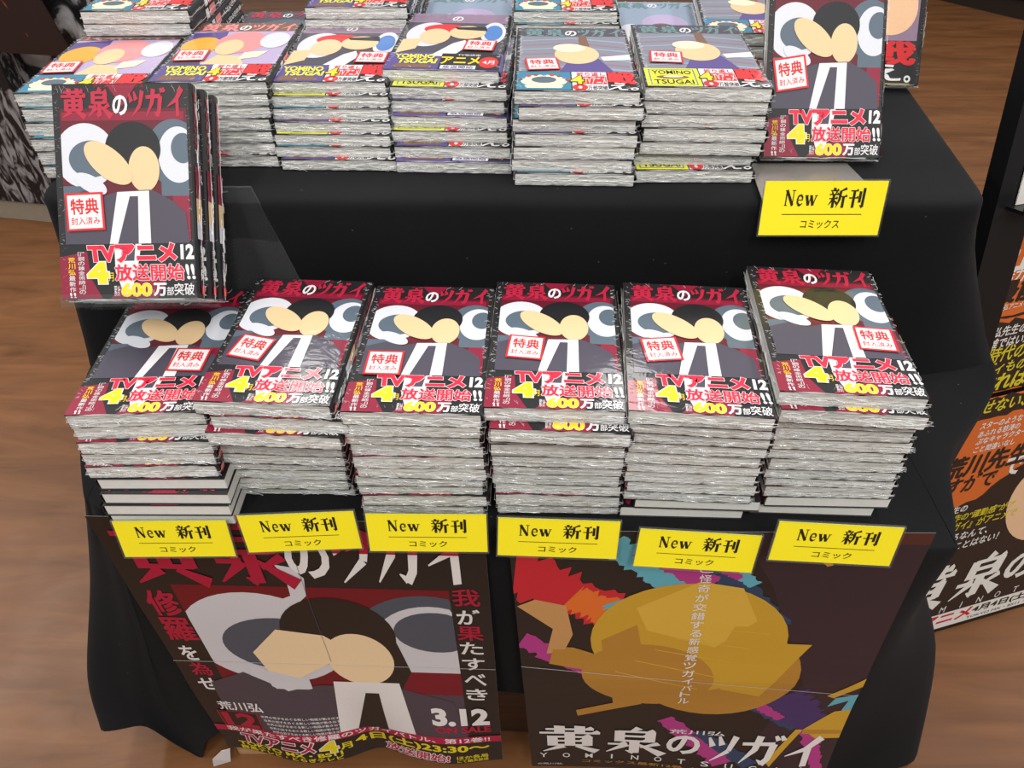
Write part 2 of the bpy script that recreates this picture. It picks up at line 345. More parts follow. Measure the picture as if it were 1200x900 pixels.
# lower step and skirts
K = 129
L_top = [(-.455, 1.16, .541), (-.468, .90, .541), (-.478, .672, .541), (-.445, .56, .541), (-.408, .478, .541), (-.397, .466, .541), (-.385, .458, .541), (-.36, .4567, .541), (-.19, .4462, .541), (0, .434, .541), (.19, .4224, .541), (.375, .4115, .541), (.402, .432, .540), (.442, .53, .518), (.548, .668, .541), (.53, .90, .541), (.51, 1.16, .541)]
L_a = [(-.46, 1.16, .36), (-.475, .90, .36), (-.488, .68, .36), (-.482, .57, .36), (-.476, .50, .36), (-.435, .472, .36), (-.41, .462, .36), (-.39, .4605, .36), (-.19, .450, .36), (0, .440, .36), (.19, .428, .36), (.38, .420, .36), (.447, .478, .37), (.478, .56, .37), (.553, .68, .37), (.54, .90, .36), (.515, 1.16, .36)]
L_b = [(-.465, 1.16, .18), (-.49, .90, .18), (-.525, .68, .18), (-.535, .57, .18), (-.532, .475, .19), (-.475, .462, .19), (-.445, .460, .15), (-.40, .461, .19), (-.19, .4535, .27), (0, .444, .28), (.19, .433, .26), (.40, .430, .18), (.522, .485, .20), (.545, .57, .19), (.56, .68, .18), (.55, .90, .18), (.525, 1.16, .18)]
L_c = [(-.47, 1.16, .02), (-.50, .90, .02), (-.54, .68, .03), (-.548, .57, .07), (-.541, .455, .098), (-.465, .450, .118), (-.435, .456, .002), (-.397, .452, .075), (-.24, .459, .20), (0, .447, .205), (.19, .438, .17), (.40, .432, .02), (.552, .452, .006), (.566, .56, .006), (.57, .68, .01), (.56, .90, .01), (.53, 1.16, .01)]
Ls = [crom(L, K) for L in (L_top, L_a, L_b, L_c)]
rows = [inset(Ls[0], .004, .5415), inset(Ls[0], .0022, .5411), inset(Ls[0], .0006, .5393), Ls[0] and [(p[0], p[1], .534) for p in Ls[0]]]
base = [rows[-1], Ls[1], Ls[2], Ls[3]]
NR = 22
for k in range(1, NR + 1):
    rr = []
    for j in range(K):
        p = crom([b_[j] for b_ in base], NR + 1)[k]
        d = k / NR; u = j / (K - 1)
        f = noise.noise((u * 17, d * 1.2, 7.3)) * .012 * d ** 1.3
        corner = math.exp(-((u - .32) / .07) ** 2) + math.exp(-((u - .69) / .06) ** 2)
        front = 1 - corner if .36 < u < .65 else 1
        a = Ls[0][max(j - 1, 0)]; c = Ls[0][min(j + 1, K - 1)]
        t = Vector((c[0] - a[0], c[1] - a[1])).normalized()
        amp = f * (.25 if .36 < u < .65 else 1.0)
        rr.append((p[0] + t.y * amp, p[1] - t.x * amp if not (.36 < u < .65) else p[1] + abs(amp), p[2]))
    rows.append(rr)
loft(cl, rows, CM)
# lower step top (front ring closed along the riser)
j0 = round(2 / 16 * (K - 1)); j1 = round(14 / 16 * (K - 1))
fr = rows[0][j0:j1 + 1]; bkr = []
for q in range(len(fr)):
    bkr.append((max(fr[q][0], bkr[-1][0] + 1e-5) if bkr else fr[q][0], .674, .5415))
loft(cl, [bkr, [lerp(bkr[q], fr[q], .5) for q in range(len(fr))], fr, [(p[0], p[1], .5404) for p in rows[1][j0:j1 + 1]]], CM)
me = cl.mesh('tablecloth', True)
for pg in me.polygons:
    if all(abs(me.vertices[i].co.z - .5415) < 1e-6 for i in pg.vertices): pg.use_smooth = False
o = link('tablecloth', me); tag(o, 'black fabric cloth draped over the two-step table down to the floor', 'tablecloth')
tg = MB(); tg.add([(-.408, .440, .012), (-.386, .446, .014), (-.378, .447, .052), (-.388, .443, .054), (-.402, .438, .040),
                   (-.408, .4405, .012), (-.386, .4465, .014), (-.378, .4475, .052), (-.388, .4435, .054), (-.402, .4385, .040)],
                  [(0, 1, 2, 3, 4), (9, 8, 7, 6, 5)] + [(i, i + 5, (i + 1) % 5 + 5, (i + 1) % 5) for i in range(5)], ink('white', PAL['white'], False))
t_ = link('care_tag', tg.mesh('care_tag'), o); t_['label'] = 'small white paper tag at the cloth hem'

# ------------------------------------------------------------------ comic books
W, L, T = .113, .176, .0138
TB = .0135                                     # body thickness, the rest is film and air
def P_front(u, v, h, z=TB): return ((u - .5) * W, max(.0008, (1 - v) * L), z + .00005 + h)
def cover_shell(mb, mat, y0=.0005, y1=L, grow=0.0):
    g = grow; x0 = -W / 2; xr = W / 2 + g; t = .00038
    out = [(x0, -g), (xr - .0022, -g), (xr - .0006, .0016), (xr, TB * .35), (xr, TB * .65), (xr - .0006, TB - .0016), (xr - .0022, TB + g), (x0, TB + g)]
    inn = [(x0, TB + g - t), (xr - .0028, TB - t + g), (xr - .0012, TB - .002), (xr - t - g, TB * .65), (xr - t - g, TB * .35), (xr - .0012, .002), (xr - .0028, t - g), (x0, t - g)]
    n = 8
    A = [(x, y0, z) for x, z in out] + [(x, y0, z) for x, z in inn]; B = [(x, y1, z) for x, z in out] + [(x, y1, z) for x, z in inn]
    vs = A + B; m = 16; fs = [(i, (i + 1) % m, (i + 1) % m + m, i + m) for i in range(m)]
    fs = [f[::-1] for f in fs]
    for i in range(n - 1):
        a, c, d, e = i, i + 1, 15 - i - 1, 15 - i
        fs.append((a, e, d, c)[::-1]); fs.append((a + m, c + m, d + m, e + m)[::-1])
    mb.add(vs, fs, mat)
def spine_place(u, v, h): return (W / 2 + .0002 + h, (1 - v) * L, TB * (.08 + .84 * (1 - u)))
class Cover(Art):
    def __init__(s, base):
        super().__init__(P_front); cover_shell(s, base)
    def title(s, mat, no_mat, v0=.022, v1=.155, shadow=None):
        bx = [(.06, .245, '黄'), (.25, .425, '泉'), (.435, .535, 'の'), (.54, .66, 'ツ'), (.665, .81, 'ガ'), (.82, .955, 'イ')]
        for a, c, ch in bx:
            if ch == 'の': s.text('の', (a, v1 - .012, c, v0 + .035), no_mat, 4, .03)
            else: s.glyph(ch, (a, v1, c, v0), mat, 3, 5.0, 8.5, 1.55)
    def spine(s, items, base):
        pl = s.place; s.place = spine_place
        for kind, a in items:
            if kind == 'r': s.rect(0.04, a[0], .96, a[1], a[2], 1)
            else: s.vtext(a[0], .5, a[1], a[2], a[3], a[4], 2, .03)
        s.place = pl
def cover_twelve():
    c = Cover(I('black')); A = c
    A.rect(.05, .115, .96, .74, I('dred'), 1); A.poly([(.39, .004), (.61, .004), (.50, .105)], I('maroon'), 2); A.poly([(.06, .13), (.94, .13), (.94, .17), (.06, .17)], I('maroon'), 2)
    A.oval(.22, .33, .22, .150, I('pale'), 2, clip=(.05, .1, .96, .74)); A.oval(.26, .345, .16, .085, I('slate'), 3, .0, clip=(.05, .1, .96, .74))
    A.rect(.05, .47, .30, .62, I('slate'), 2)
    A.oval(.86, .32, .20, .155, I('slate'), 2, clip=(.05, .1, .96, .74)); A.oval(.89, .33, .145, .130, I('pale'), 3, clip=(.05, .1, .96, .74)); A.oval(.925, .30, .085, .07, I('slate'), 4, clip=(.05, .1, .96, .74))
    A.rect(.76, .44, .96, .52, I('slate'), 2); A.rect(.84, .52, .96, .74, I('maroon'), 3)
    A.oval(.565, .30, .20, .125, I('ink'), 5)                      # plain stand-in blocks for the printed picture
    A.oval(.64, .395, .112, .105, I('skin'), 6)
    A.oval(.385, .365, .185, .075, I('skin'), 8, .42)
    A.oval(.25, .46, .12, .04, I('pale'), 6, .3)
    A.poly([(.05, .53), (.20, .49), (.33, .52), (.46, .495), (.69, .49), (.84, .545), (.93, .60), (.95, .74), (.05, .74)], I('suit'), 6)
    A.poly([(.37, .74), (.44, .50), (.67, .495), (.67, .74)], I('white'), 9)
    A.poly([(.43, .74), (.53, .52), (.59, .52), (.58, .74)], I('suit'), 10)
    A.text('アニメイトコミックス', (.30, .020, .66, .006), I('title'), 2)
    c.title(I('title'), I('white'))
    c.spine([('v', ('黄泉のツガイ', .03, .36, .55, I('title'))), ('r', (.38, .53, I('maroon'))), ('r', (.53, .64, I('skin'))), ('r', (.64, .72, I('pale')))], None)
    return c.mesh('cover')
def band_shell(mb, mat, frac): cover_shell(mb, mat, .0007, L * frac, .0005)
def P_band(u, v, h): return P_front(u, v, h + .0005)
def band_twelve():
    a = Art(P_band); band_shell(a, I('ink'), .272)
    a.poly([(.0, .80), (.20, .775), (.22, .90), (.30, 1), (.0, 1)], I('maroon'), 1)
    a.poly([(.36, 1), (.44, .93), (.78, .90), (.70, 1)], I('maroon'), 1)
    a.poly([(.40, .732), (.60, .732), (.56, .86), (.50, .985), (.46, .985), (.40, .87)], I('white'), 1); a.poly([(.46, .732), (.555, .732), (.54, .82), (.44, .82)], I('suit'), 2)
    a.text('TVアニメ', (.215, .822, .84, .745), I('red'), 4, .06, .12, 0, I('white'), .025)
    a.text('12', (.885, .812, .972, .750), I('white'), 3, .05)
    a.text('4', (.215, .918, .335, .832), I('gold'), 5, .07, .12, 0, I('white'), .03); a.text('月', (.34, .915, .395, .875), I('gold'), 4, .0)
    a.text('放送開始', (.40, .912, .90, .838), I('red'), 5, .034, .05, 0, I('white'), .026); a.text('!!', (.92, .908, .975, .842), I('white'), 5, .03, .2)
    a.text('累計', (.385, .985, .43, .935), I('white'), 4)
    a.text('600', (.445, .985, .655, .928), I('gold'), 5, .045, 0, 0, I('white'), .015); a.text('万', (.675, .985, .765, .928), I('white'), 4, .045)
    a.text('部', (.77, .985, .82, .945), I('white'), 4, .01); a.text('突破', (.825, .985, .97, .928), I('white'), 4, .01)
    a.vtext('『鋼の錬金術師』の', .155, .775, .975, .045, I('white'), 3, .0); a.vtext('荒川弘', .085, .80, .885, .05, I('gold'), 3, .01); a.text('!!', (.065, .99, .105, .968), I('white'), 3, .02, .2); a.vtext('最新作', .085, .885, .965, .045, I('white'), 3, .005)
    pl = a.place; a.place = lambda u, v, h: (W / 2 + .0011 + h, (1 - v) * L, TB * (.08 + .84 * (1 - u)))
    a.vtext('荒川弘', .5, .76, .91, .5, I('white'), 1, .02); a.rect(.2, .94, .8, .98, I('scarlet'), 1); a.place = pl
    return a.mesh('paper_band')
def cover_pink():
    c = Cover(I('black')); c.rect(.03, 0, .97, .78, I('lav'), 1); c.rect(.03, 0, .97, .16, I('brown'), 2)
    c.poly([(.03, .2), (.35, .16), (.40, .5), (.03, .5)], I('purple'), 2)
    c.oval(.20, .42, .17, .15, I('orange'), 3); c.oval(.55, .36, .23, .19, I('pink'), 4); c.oval(.47, .45, .12, .13, I('skin'), 5)
    c.oval(.84, .33, .13, .14, I('pale'), 6); c.poly([(.66, .45), (.97, .45), (.97, .78), (.72, .78)], I('lav'), 3); c.poly([(.30, .78), (.42, .58), (.62, .60), (.72, .78)], I('skin'), 5)
    c.poly([(.03, .78), (.03, .55), (.28, .60), (.34, .78)], I('suit'), 3); c.poly([(.64, .54), (.84, .52), (.78, .62), (.62, .66)], I('cream'), 6)
    c.title(I('pink'), I('white'))
    c.spine([('v', ('黄泉のツガイ', .03, .45, .55, I('white'))), ('r', (.5, .62, I('pink'))), ('r', (.64, .70, I('white')))], None)
    return c.mesh('cover')
def cover_violet():
    c = Cover(I('black')); c.rect(.03, 0, .97, .78, I('suit'), 1); c.rect(.03, 0, .97, .18, I('mauve'), 2)
    c.oval(.26, .40, .20, .22, I('pale'), 3); c.oval(.40, .30, .20, .09, I('scarlet'), 4); c.oval(.33, .44, .14, .14, I('peach'), 5); c.poly([(.04, .74), (.05, .50), (.22, .48), (.20, .66)], I('skin'), 4)
    c.oval(.62, .36, .17, .12, I('skin'), 5); c.poly([(.48, .27), (.78, .25), (.80, .33), (.52, .31)], I('ink'), 6)
    c.oval(.86, .36, .115, .20, I('pale'), 3); c.oval(.86, .36, .085, .14, I('blue'), 4)
    c.poly([(.35, .78), (.52, .56), (.62, .50), (.66, .60), (.55, .78)], I('white'), 5); c.poly([(.60, .60), (.80, .52), (.92, .78), (.52, .78)], I('ink'), 4)
    c.title(I('mauve'), I('white'))
    c.spine([('v', ('黄泉のツガイ', .03, .45, .55, I('pale'))), ('r', (.5, .62, I('purple'))), ('r', (.64, .70, I('pale')))], None)
    return c.mesh('cover')
def cover_grey():
    c = Cover(I('black')); c.rect(.03, 0, .97, .78, I('grey'), 1); c.rect(.03, 0, .97, .15, I('suit'), 2)
    for k in range(7):
        v = .2 + .075 * k; c.poly([(.05, v + .03), (.5, v - .02), (.95, v + .05), (.95, v + .075), (.5, v), (.05, v + .045)], I('mauve' if k % 2 else 'sky'), 2)
    c.oval(.52, .46, .19, .15, I('skin'), 4); c.oval(.46, .36, .14, .07, I('cream'), 5); c.poly([(.44, .57), (.70, .52), (.84, .78), (.34, .78)], I('purple'), 3)
    c.poly([(.55, .14), (.62, .14), (.64, .36), (.55, .36)], I('brown'), 3); c.poly([(.72, .50), (.97, .46), (.97, .54), (.74, .56)], I('white'), 4)
    c.title(I('green'), I('white'))
    c.spine([('v', ('黄泉のツガイ', .03, .45, .55, I('pale'))), ('r', (.5, .62, I('scarlet')))], None)
    return c.mesh('cover')
def cover_beige():
    c = Cover(I('black')); c.rect(.03, 0, .97, 1, I('suit'), 1)
    c.oval(.52, .66, .20, .20, I('skin'), 4); c.oval(.52, .40, .30, .22, I('slate'), 3); c.poly([(.06, .97), (.12, .55), (.24, .52), (.22, .97)], I('cream'), 3); c.poly([(.70, .97), (.78, .60), (.95, .56), (.95, .97)], I('cream'), 3)
    c.poly([(.34, .97), (.38, .88), (.68, .88), (.72, .97)], I('slate'), 5); c.title(I('title'), I('white')); return c.mesh('cover')
def cover_blue():
    c = Cover(I('black')); c.rect(.03, 0, .97, 1, I('sky'), 1)
    c.oval(.56, .50, .24, .20, I('lav'), 2); c.oval(.44, .78, .16, .2, I('skin'), 4, .5); c.oval(.52, .62, .15, .12, I('brown'), 3); c.oval(.20, .72, .15, .2, I('pale'), 3); c.poly([(.60, .97), (.68, .70), (.95, .66), (.95, .97)], I('blue'), 2)
    c.poly([(.05, .98), (.18, .82), (.34, .98)], I('scarlet'), 3); c.title(I('green'), I('white')); return c.mesh('cover')
def cover_fist():
    c = Cover(I('black')); c.rect(.05, 0, .93, .74, I('mauve'), 1); c.oval(.56, .46, .36, .22, I('peach'), 3, .3); c.oval(.40, .66, .12, .06, I('skin'), 4); c.title(I('title'), I('white')); return c.mesh('cover')
def badge(a, kind):
    if kind == 'teal':
        a.rect(.02, .735, .45, .985, I('teal'), 1); a.oval(.235, .865, .185, .085, I('cream'), 2); a.oval(.235, .85, .10, .045, I('slate'), 3)
        for k in range(9):
            t = PI * (.05 + .9 * k / 8); a.oval(.235 + .19 * math.cos(t), .865 - .085 * math.sin(t), .02, .014, I(('scarlet', 'blue', 'brown')[k % 3]), 3)
        a.poly([(.08, .93), (.39, .93), (.37, .965), (.10, .965)], I('cream'), 3)
    elif kind == 'purple':
        a.rect(.02, .735, .45, .985, I('purple'), 1); a.text('YOMINO', (.07, .83, .41, .765), I('yellow'), 3, .04, .1); a.text('TSUGAI', (.10, .90, .43, .84), I('yellow'), 3, .04, -.1); a.poly([(.06, .97), (.10, .90), (.22, .92), (.36, .915), (.40, .97)], I('brown'), 2)
    else:
        a.rect(.02, .735, .45, .985, I('yellow'), 1)
        for (u0, v0, u1, v1) in ((.05, .75, .42, .758), (.05, .963, .42, .971), (.05, .75, .062, .971), (.408, .75, .42, .971)): a.rect(u0, v0, u1, v1, I('green'), 2)
        a.text('YOMINO', (.08, .82, .39, .77), I('ink'), 3, .02); a.text('TSUGAI', (.08, .955, .39, .90), I('ink'), 3, .02); a.oval(.235, .862, .13, .026, I('brown'), 2); a.oval(.24, .856, .08, .014, I('cream'), 3)
def band_other(kind):
    def mk():
        a = Art(P_band); band_shell(a, I('ink'), .272); badge(a, kind); a.rect(.46, .735, .74, .985, I('white'), 1)
        a.text('折り返し', (.50, .795, .73, .745), I('scarlet'), 3, .03); a.rect(.55, .80, .735, .905, I('scarlet'), 2); a.text('TVアニメ', (.56, .90, .73, .81), I('white'), 3, .01)
        a.text('4', (.455, .905, .545, .80), I('gold'), 5, .03, 0, 0, I('ink'), .05); a.text('月', (.535, .90, .575, .86), I('gold'), 4, .02)
        a.text('0', (.47, .985, .57, .915), I('scarlet'), 4, .05); a.text('万部突破', (.58, .98, .735, .925), I('ink'), 3, .02)
        a.text('戦', (.75, .90, .96, .74), I('scarlet'), 3, .05); a.text('え。', (.75, .985, .98, .89), I('white'), 4, .02, -.3)
        return a.mesh('paper_band')
    return mk
def band_anime():
    a = Art(P_band); band_shell(a, I('purple'), .272); a.rect(.46, .735, .98, .985, I('ink'), 1); a.text('YOMINO', (.06, .82, .40, .76), I('yellow'), 3, .04, .1); a.text('TSUGAI', (.10, .90, .43, .83), I('yellow'), 3, .04, -.1)
    a.poly([(.06, .97), (.10, .91), (.36, .915), (.42, .97)], I('brown'), 2); a.text('アニメ', (.47, .90, .80, .79), I('gold'), 3, .03); a.text('TV化決定', (.60, .775, .80, .745), I('white'), 3, .02)
    a.oval(.88, .87, .085, .085, I('scarlet'), 2); a.text('4月', (.83, .90, .93, .84), I('white'), 3, .02); a.rect(.48, .925, .78, .98, I('white'), 2); a.text('放送開始', (.50, .975, .76, .93), I('purple'), 3, .02)
    return a.mesh('paper_band')
def band_fight():
    a = Art(P_band); band_shell(a, I('ink'), .272); a.rect(.05, .735, .38, .83, I('white'), 1); a.text('折り返し', (.08, .82, .36, .75), I('scarlet'), 2, .03)
    a.text('放送開始', (.06, .905, .42, .84), I('scarlet'), 2, .05); a.rect(.05, .91, .40, .985, I('white'), 1); a.text('万部突破', (.08, .98, .36, .92), I('ink'), 2, .02)
    a.text('戦', (.44, .875, .92, .735), I('scarlet'), 2, .04); a.text('え', (.48, .975, .80, .875), I('white'), 3, .02); a.text('。', (.84, .985, .90, .945), I('white'), 3, .02); a.rect(.45, .993, .9, 1.0, I('gold'), 2)
    return a.mesh('paper_band')
def sticker_mesh():
    S = .031; a = Art(lambda u, v, h: ((u - .5) * S, (v - .5) * S * 1.0, h))
    a.EPS = .00008; m = I('white'); r = I('scarlet')
    a.box(-S / 2, -S / 2, -.0001, S / 2, S / 2, 0.00008, r)
    a.rect(.06, .06, .94, .94, m, 2); a.text('特典', (.14, .44, .86, .84), r, 3, .03); a.text('封入済み', (.12, .16, .88, .36), r, 3, .008)
    return a.mesh('sticker')
def page_block(seed, wrapped):
    rnd = random.Random(seed); mb = MB(); pm = pages_mat() if wrapped else simple('bare_pages', (226, 225, 220), .75)
    x0, x1 = -W / 2 + .0006, W / 2 - .0022; nx, nz = 40, 5
    amp = .0009 if wrapped else .0002
    def fy(i, k): return .0006 + amp * (noise.noise((i * .35 + seed * 9, k * .8, seed)) + .35 * noise.noise((i * 1.1, k * 1.7, seed + 4)))
    vs = []; fs = []
    for i in range(nx + 1):
        for k in range(nz + 1): vs.append((x0 + (x1 - x0) * i / nx, fy(i, k), .0005 + (TB - .0010) * k / nz))
    for i in range(nx):
        for k in range(nz):
            a = i * (nz + 1) + k; fs.append((a, a + nz + 1, a + nz + 2, a + 1))
    b0 = len(vs); yb = L - .0012
    vs += [(x0, yb, .0007), (x0, yb, TB - .0007), (x1, yb, .0007), (x1, yb, TB - .0007)]
    lo = [i * (nz + 1) for i in range(nx + 1)]; hi = [i * (nz + 1) + nz for i in range(nx + 1)]
    fs += [tuple(hi) + (b0 + 3, b0 + 1), tuple(lo[::-1]) + (b0, b0 + 2), tuple(range(nz, -1, -1)) + (b0, b0 + 1), tuple(nx * (nz + 1) + k for k in range(nz + 1)) + (b0 + 3, b0 + 2), (b0 + 2, b0, b0 + 1, b0 + 3)[::-1]]
    mb.add(vs, fs, pm); return mb.mesh('page_block')
def wrap_mesh(seed):
    """the crumpled ridges, folded ears and seams of the shrink film"""
    rnd = random.Random(seed); mb = MB(); fm = film_mat()
    def sliver(p, d, n, ln, w, jit):
        p = Vector(p); d = Vector(d).normalized(); n = Vector(n); s = d.cross(n).normalized(); k = 4
        pts = []
        for i in range(k + 1):
            t = i / k - .5; ww = w * (1 - abs(2 * t) ** 2 * .85)
            q = p + d * (ln * t) + s * rnd.uniform(-jit, jit) + n * rnd.uniform(0, .0007)
            pts.append((q - s * ww, q + n * .0005, q + s * ww))
        vs = [tuple(c) for r in pts for c in r]; fs = []
        for i in range(k):
            a = i * 3; fs += [(a, a + 3, a + 4, a + 1), (a + 1, a + 4, a + 5, a + 2)]
        mb.add(vs, fs, fm)
    for _ in range(26):       # front face ridges
        x = rnd.uniform(-W / 2 + .006, W / 2 - .006); z = rnd.uniform(.002, TB - .002); a = rnd.gauss(0, .16)
        sliver((x, -.0005, z), (math.cos(a), 0, math.sin(a)), (0, -1, 0), rnd.uniform(.006, .024), rnd.uniform(.00012, .00055), .0004)
    for _ in range(18):       # short steep crumples
        x = rnd.uniform(-W / 2 + .003, W / 2 - .003); z = rnd.uniform(.005, TB - .005); a = rnd.uniform(.5, 2.6)
        sliver((x, -.0006, z), (math.cos(a), 0, math.sin(a)), (0, -1, 0), rnd.uniform(.003, .008), rnd.uniform(.0002, .0005), .0004)
    for _ in range(12):       # seam along the top front edge
        x = rnd.uniform(-W / 2 + .016, W / 2 - .016); sliver((x, -.0002, TB + .0006), (1, rnd.uniform(-.06, .06), 0), (0, -.5, .8), rnd.uniform(.008, .03), rnd.uniform(.0002, .0006), .0003)
    # the welded seam: one continuous wavy fin round the fore edge, the front and the spine side
    path = [(-W / 2 - .0007, L * (1 - i / 24), -1, 0) for i in range(25)] + [(-W / 2 + W * i / 30, -.0008, 0, -1) for i in range(1, 30)] + [(W / 2 + .0014, L * i / 24, 1, 0) for i in range(25)]
    vs = []; fs = []
    for i, (x, y, nx, ny) in enumerate(path):
        zc = TB * .5 + .0022 * noise.noise((i * .21, seed, 1)); hw = .0005 + .0005 * abs(noise.noise((i * .5, seed, 5))); o_ = .0004 + .0004 * noise.noise((i * .9, seed, 8))
        vs += [(x, y, zc - hw), (x + nx * o_, y + ny * o_, zc), (x, y, zc + hw)]
    for i in range(len(path) - 1):
        a = i * 3; fs += [(a, a + 3, a + 4, a + 1), (a + 1, a + 4, a + 5, a + 2)]
    mb.add(vs, fs, fm)
    for sx in (-1, 1):        # side faces and ears
        off = .0004 if sx < 0 else .0012
        for _ in range(12):
            y = rnd.uniform(.012, L - .012); sliver((sx * (W / 2 + off), y, rnd.uniform(.003, TB - .003)), (0, 1, rnd.uniform(-.25, .25)), (sx, 0, 0), rnd.uniform(.006, .02), rnd.uniform(.0002, .0005), .0004)
        for q in range(2):
            z = rnd.uniform(.004, TB - .004)
            vs = [(sx * (W / 2 - .010), -.0006, z - .003), (sx * (W / 2 - .008), -.0006, z + .003), (sx * (W / 2 - .0002), -.0012, z + rnd.uniform(-.003, .003)), (sx * (W / 2 - .003), -.0010, z)]
            mb.add(vs, [(0, 3, 1), (1, 3, 2), (0, 2, 3)], fm)
        for _ in range(46):   # tiny puckers over the cover's long edges
            y = rnd.uniform(.01, L - .004); ln_ = rnd.uniform(.0012, .0036)
            sliver((sx * (W / 2 - rnd.uniform(.0018, .0055)), y, TB + .0007), (1, rnd.uniform(-.9, .9), 0), (0, 0, 1), ln_, rnd.uniform(.00012, .00030), .0002)
    for _ in range(14):       # puckers along head and foot
        x = rnd.uniform(-W / 2 + .004, W / 2 - .004); y = rnd.choice((L - .005, .006)); sliver((x, y, TB + .0013), (rnd.uniform(-.8, .8), 1, 0), (0, 0, 1), rnd.uniform(.003, .007), rnd.uniform(.0001, .00028), .0003)
    return mb.mesh('shrink_wrap')

COVERS = {k: f() for k, f in dict(twelve=cover_twelve, pink=cover_pink, violet=cover_violet, grey=cover_grey, beige=cover_beige, blue=cover_blue, fist=cover_fist).items()}
BANDS = {k: f() for k, f in dict(twelve=band_twelve, teal=band_other('teal'), purple=band_other('purple'), yellow=band_other('yellow'), anime=band_anime, fight=band_fight).items()}
STICK = sticker_mesh(); PAGES = [page_block(s, True) for s in (1, 2, 3, 4)]; BARE = page_block(9, False); WRAPS = [wrap_mesh(s) for s in (11, 12, 13, 14, 15)]
RB = random.Random(5)
def book(loc, rot, label, group, cov='twelve', band='twelve', t=T, stick=None, wrapped=True, cat='comic book'):
    r = empty('comic_book', loc, rot); r.scale = (1, 1, t / T)
    tag(r, label, cat, group)
    link('cover', COVERS[cov], r); link('page_block', RB.choice(PAGES) if wrapped else BARE, r)
    if band: link('paper_band', BANDS[band], r)
    if stick:
        s = link('sticker', STICK, r); s.location = ((stick[0] - .5) * W, (1 - stick[1]) * L, TB + .0013 + (.0012 if stick[1] > .66 else .0006)); s.rotation_euler = (0, 0, R(stick[2]))
    if wrapped: link('shrink_wrap', RB.choice(WRAPS), r)
    return r
ORD = ['topmost', 'second from the top', 'third from the top', 'fourth from the top', 'fifth from the top', 'sixth from the top', 'seventh from the top', 'eighth from the top', 'ninth from the top', 'tenth from the top', 'eleventh from the top', 'lowest']
def stack(desc, group, top, bot, zb, zt, n, kinds, looks, stick=None, off={}, bare=(), jit=.0022):
    """top / bot: (x, y, yaw) of the front edge of the first and last book"""
    t = (zt - zb) / n
    for k in range(n):
        f = k / max(1, n - 1); x = top[0] + (bot[0] - top[0]) * f; y = top[1] + (bot[1] - top[1]) * f; a = top[2] + (bot[2] - top[2]) * f
        if 0 < k: x += RB.uniform(-jit, jit); y += RB.uniform(-jit, jit); a += RB.uniform(-.9, .9)
        dx, dy = off.get(k, (0, 0)); x += dx; y += dy
        cov, band = kinds[k % len(kinds)] if k else kinds[0]
        o_ = 'lowest' if k == n - 1 else ORD[k]
        lab = f'{o_} comic in {desc}, {looks}' if k == 0 else f'{o_} comic in {desc}' + (', unwrapped' if k in bare else '')
        if k in bare: x -= L * math.sin(R(a)); y += L * math.cos(R(a)); a += 180
        book((x, y, zt - (k + 1) * t), (0, 0, R(a)), lab, group, cov, band, t, stick if k == 0 else None, k not in bare)
G1 = 'black and red comics stacked on the lower step'
Z0 = .5422
T12 = [('twelve', 'twelve')]
look12 = 'black cover with red lettering'
stack('the leftmost lower stack', G1, (-.306, .450, 2.2), (-.309, .436, 0), Z0, .669, 9, T12, look12, (.73, .62, -4), {5: (.004, 0), 6: (.003, 0)}, (5, 6, 7, 8))
stack('the second lower stack from the left', G1, (-.199, .445, -3.3), (-.2035, .4714, -1.5), Z0, .685, 10, T12, look12, (.245, .61, -12), {1: (.010, -.006), 2: (.007, -.012)})
stack('the third lower stack from the left', G1, (-.079, .436, -2.1), (-.079, .4505, -1), Z0, .683, 10, T12, look12, (.225, .66, 0))
stack('the fourth lower stack from the left', G1, (.034, .436, -2.7), (.042, .4505, -2), Z0, .687, 10, T12, look12, (.27, .57, -5), {1: (0.002, -.012)})
stack('the fifth lower stack from the left', G1, (.146, .423, -4.7), (.160, .448, -2), Z0, .694, 11, T12, look12, (.26, .565, 9), {9: (.008, 0), 10: (-.006, -.003)}, (9, 10))
stack('the rightmost lower stack', G1, (.261, .431, -4.7), (.285, .449, -2), Z0, .707, 12, T12, look12, (.79, .60, -3), {1: (.003, -.007), 11: (-.012, 0)}, (10, 11))
G2 = 'mixed comics stacked along the front of the upper step'
ZU = .7622
stack('the far left upper front stack', G2, (-.399, .702, 2.2), (-.386, .676, 1), ZU, .834, 6, [('pink', 'teal')], 'pink and orange cover', (.17, .63, 4))
stack('the second upper front stack from left', G2, (-.282, .715, 1), (-.283, .703, 0), ZU, .839, 7, [('pink', 'purple'), ('violet', 'yellow'), ('grey', 'teal')], 'pink cover with purple corner badge', (.20, .60, 3))
stack('the third upper front stack from left', G2, (-.174, .728, -.5), (-.168, .6924, -1), ZU, .834, 7, [('violet', 'purple'), ('grey', 'yellow'), ('grey', 'teal')], 'violet cover with scarlet patches', (.79, .62, -2))
stack('the fourth upper front stack from left', G2, (-.067, .740, -3.5), (-.055, .6888, -1.5), ZU, .841, 7, [('violet', 'anime'), ('grey', 'yellow'), ('violet', 'purple')], 'violet cover with yellow lettering', (.77, .60, -4), {1: (.004, -.004)})
stack('the fifth upper front stack from left', G2, (.058, .674, -1.5), (.058, .6626, -1), ZU, .846, 7, [('grey', 'teal'), ('grey', 'purple')], 'grey cover with teal corner badge', (.225, .63, 6), {1: (.002, -.005)})
stack('the rightmost upper front stack', G2, (.174, .677, -2.3), (.175, .6746, -1), ZU, .848, 7, [('grey', 'yellow')], 'grey cover with yellow corner badge', (.23, .575, -4), {5: (-.003, .002), 6: (-.004, -.006)})
G3 = 'comics stacked in the back row of the upper step'
